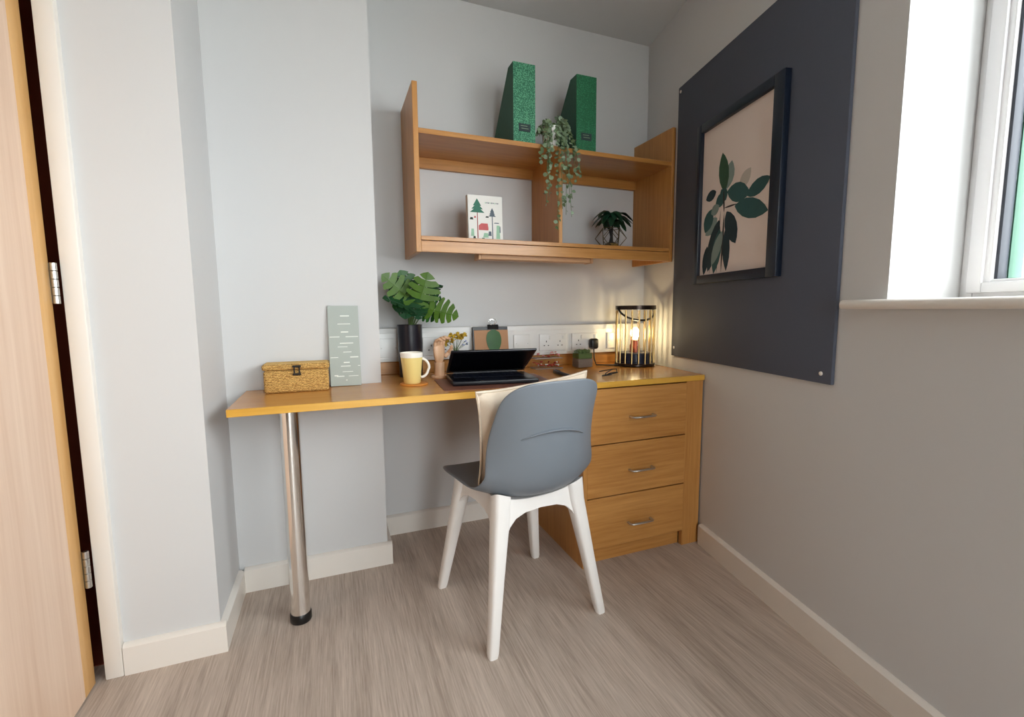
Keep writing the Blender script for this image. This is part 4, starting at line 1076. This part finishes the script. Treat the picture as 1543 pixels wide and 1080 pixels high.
# folded eyeglasses
gl = thing('eyeglasses', 'folded dark eyeglasses on the desk beyond the chair back', 'glasses', (-0.49, -0.40, Z))
GLM = Matrix.Translation((-0.515, -0.44, Z + 0.0035)) @ Matrix.Rotation(math.radians(35), 4, 'Z') @ Matrix.Rotation(math.radians(80), 4, 'X')
bm = B()
for sx in (-1, 1):
    tube(bm, [GLM @ Vector((sx * 0.034 + 0.026 * math.cos(2 * PI * k / 20), 0.0, 0.019 + 0.019 * math.sin(2 * PI * k / 20))) for k in range(20)], 0.0022, 6, closed=True)
tube(bm, [GLM @ Vector(p) for p in ((-0.009, 0, 0.024), (0, -0.002, 0.027), (0.009, 0, 0.024))], 0.002, 6)
obj('rims', bm, M['bark'], gl)
for sx, yy in ((-1, 0.008), (1, 0.014)):
    bm = B(); tube(bm, [GLM @ Vector(p) for p in ((sx * 0.061, 0.0, 0.026), (sx * 0.063, yy, 0.026), (sx * 0.02, yy + 0.004, 0.02), (-sx * 0.045, yy + 0.006, 0.010), (-sx * 0.062, yy + 0.006, 0.0))], 0.002, 6); obj('temple', bm, M['bark'], gl)
bm = B()
for sx in (-1, 1): bm.faces.new([bm.verts.new(GLM @ Vector((sx * 0.034 + 0.025 * math.cos(2 * PI * k / 20), 0, 0.019 + 0.018 * math.sin(2 * PI * k / 20)))) for k in range(20)])
obj('lenses', bm, M['glass'], gl)

# lantern lamp
AX, AY, AR = -0.184, -0.184, 0.096
la = thing('lantern_lamp', 'lit cylindrical lantern lamp with brass rods in the desk corner', 'lamp', (AX, AY, Z))
bm = B(); lathe(bm, [(AR, 0.0005), (AR + .003, .003), (AR + .003, .012), (AR, .015)], c=(AX, AY, Z), n=44); obj('base', bm, M['lampdark'], la)
bm = B(); lathe(bm, [(AR - .010, .015), (AR - .010, .022), (AR - .014, .024), (AR - .014, .062), (AR - .018, .066)], c=(AX, AY, Z), n=44); obj('drum', bm, M['navy'], la)
bm = B(); lathe(bm, [(AR - .003, .278), (AR + .003, .278), (AR + .003, .298), (AR - .003, .298), (AR - .003, .278)], c=(AX, AY, Z), n=44, cap=False); obj('top_ring', bm, M['lampdark'], la)
for k in range(18):
    a = 2 * PI * k / 18 + 0.1
    bm = B(); tube(bm, [(AX + (AR - .002) * math.cos(a), AY + (AR - .002) * math.sin(a), Z + .012), (AX + (AR - .002) * math.cos(a), AY + (AR - .002) * math.sin(a), Z + .276)], 0.0034, 8); obj('rod', bm, M['brass'], la)
bm = B(); lathe(bm, [(AR - .010, .066), (AR - .010, .285)], c=(AX, AY, Z), n=44, cap=False); obj('glass_cylinder', bm, M['glass'], la)
bm = B(); lathe(bm, [(0.026, .066), (0.026, .10), (0.022, .108), (0.022, .128), (0.014, .132)], c=(AX, AY, Z), n=24); obj('bulb_holder', bm, M['copper'], la)
bm = B(); lathe(bm, [(0.011, .130), (0.013, .138), (0.019, .148), (0.0225, .160), (0.020, .173), (0.011, .182), (0.001, .184)], c=(AX, AY, Z), n=24); obj('bulb', bm, M['bulb'], la)
bm = B(); pts = []
for k in range(21):
    t = PI * k / 20
    pts.append((AX + (AR + .007) * math.cos(t), AY - (AR + .004) * math.sin(t) * 0.55, Z + .288 - 0.062 * math.sin(t) ** 0.8))
tube(bm, pts, 0.0050, 8); obj('carry_handle', bm, M['blackrub'], la)
bm = B(); tube(bm, [(AX - AR + .002, AY - 0.005, Z + .006), (AX - AR - .04, AY + .02, Z + .0035), (AX - AR - .10, AY + .045, Z + .006), (-0.375, -0.112, Z + .03), (-0.366, -0.092, Z + .070), (-0.362, -0.084, Z + .085)], 0.0034, 8); cbl = obj('power_cable', bm, M['blackrub'], la)
bm = B(); rbox(bm, -0.384, -0.338, -0.098, TY - 0.0145, Z + .080, Z + .134, 0.012, 3); obj('plug', bm, M['black'], la)
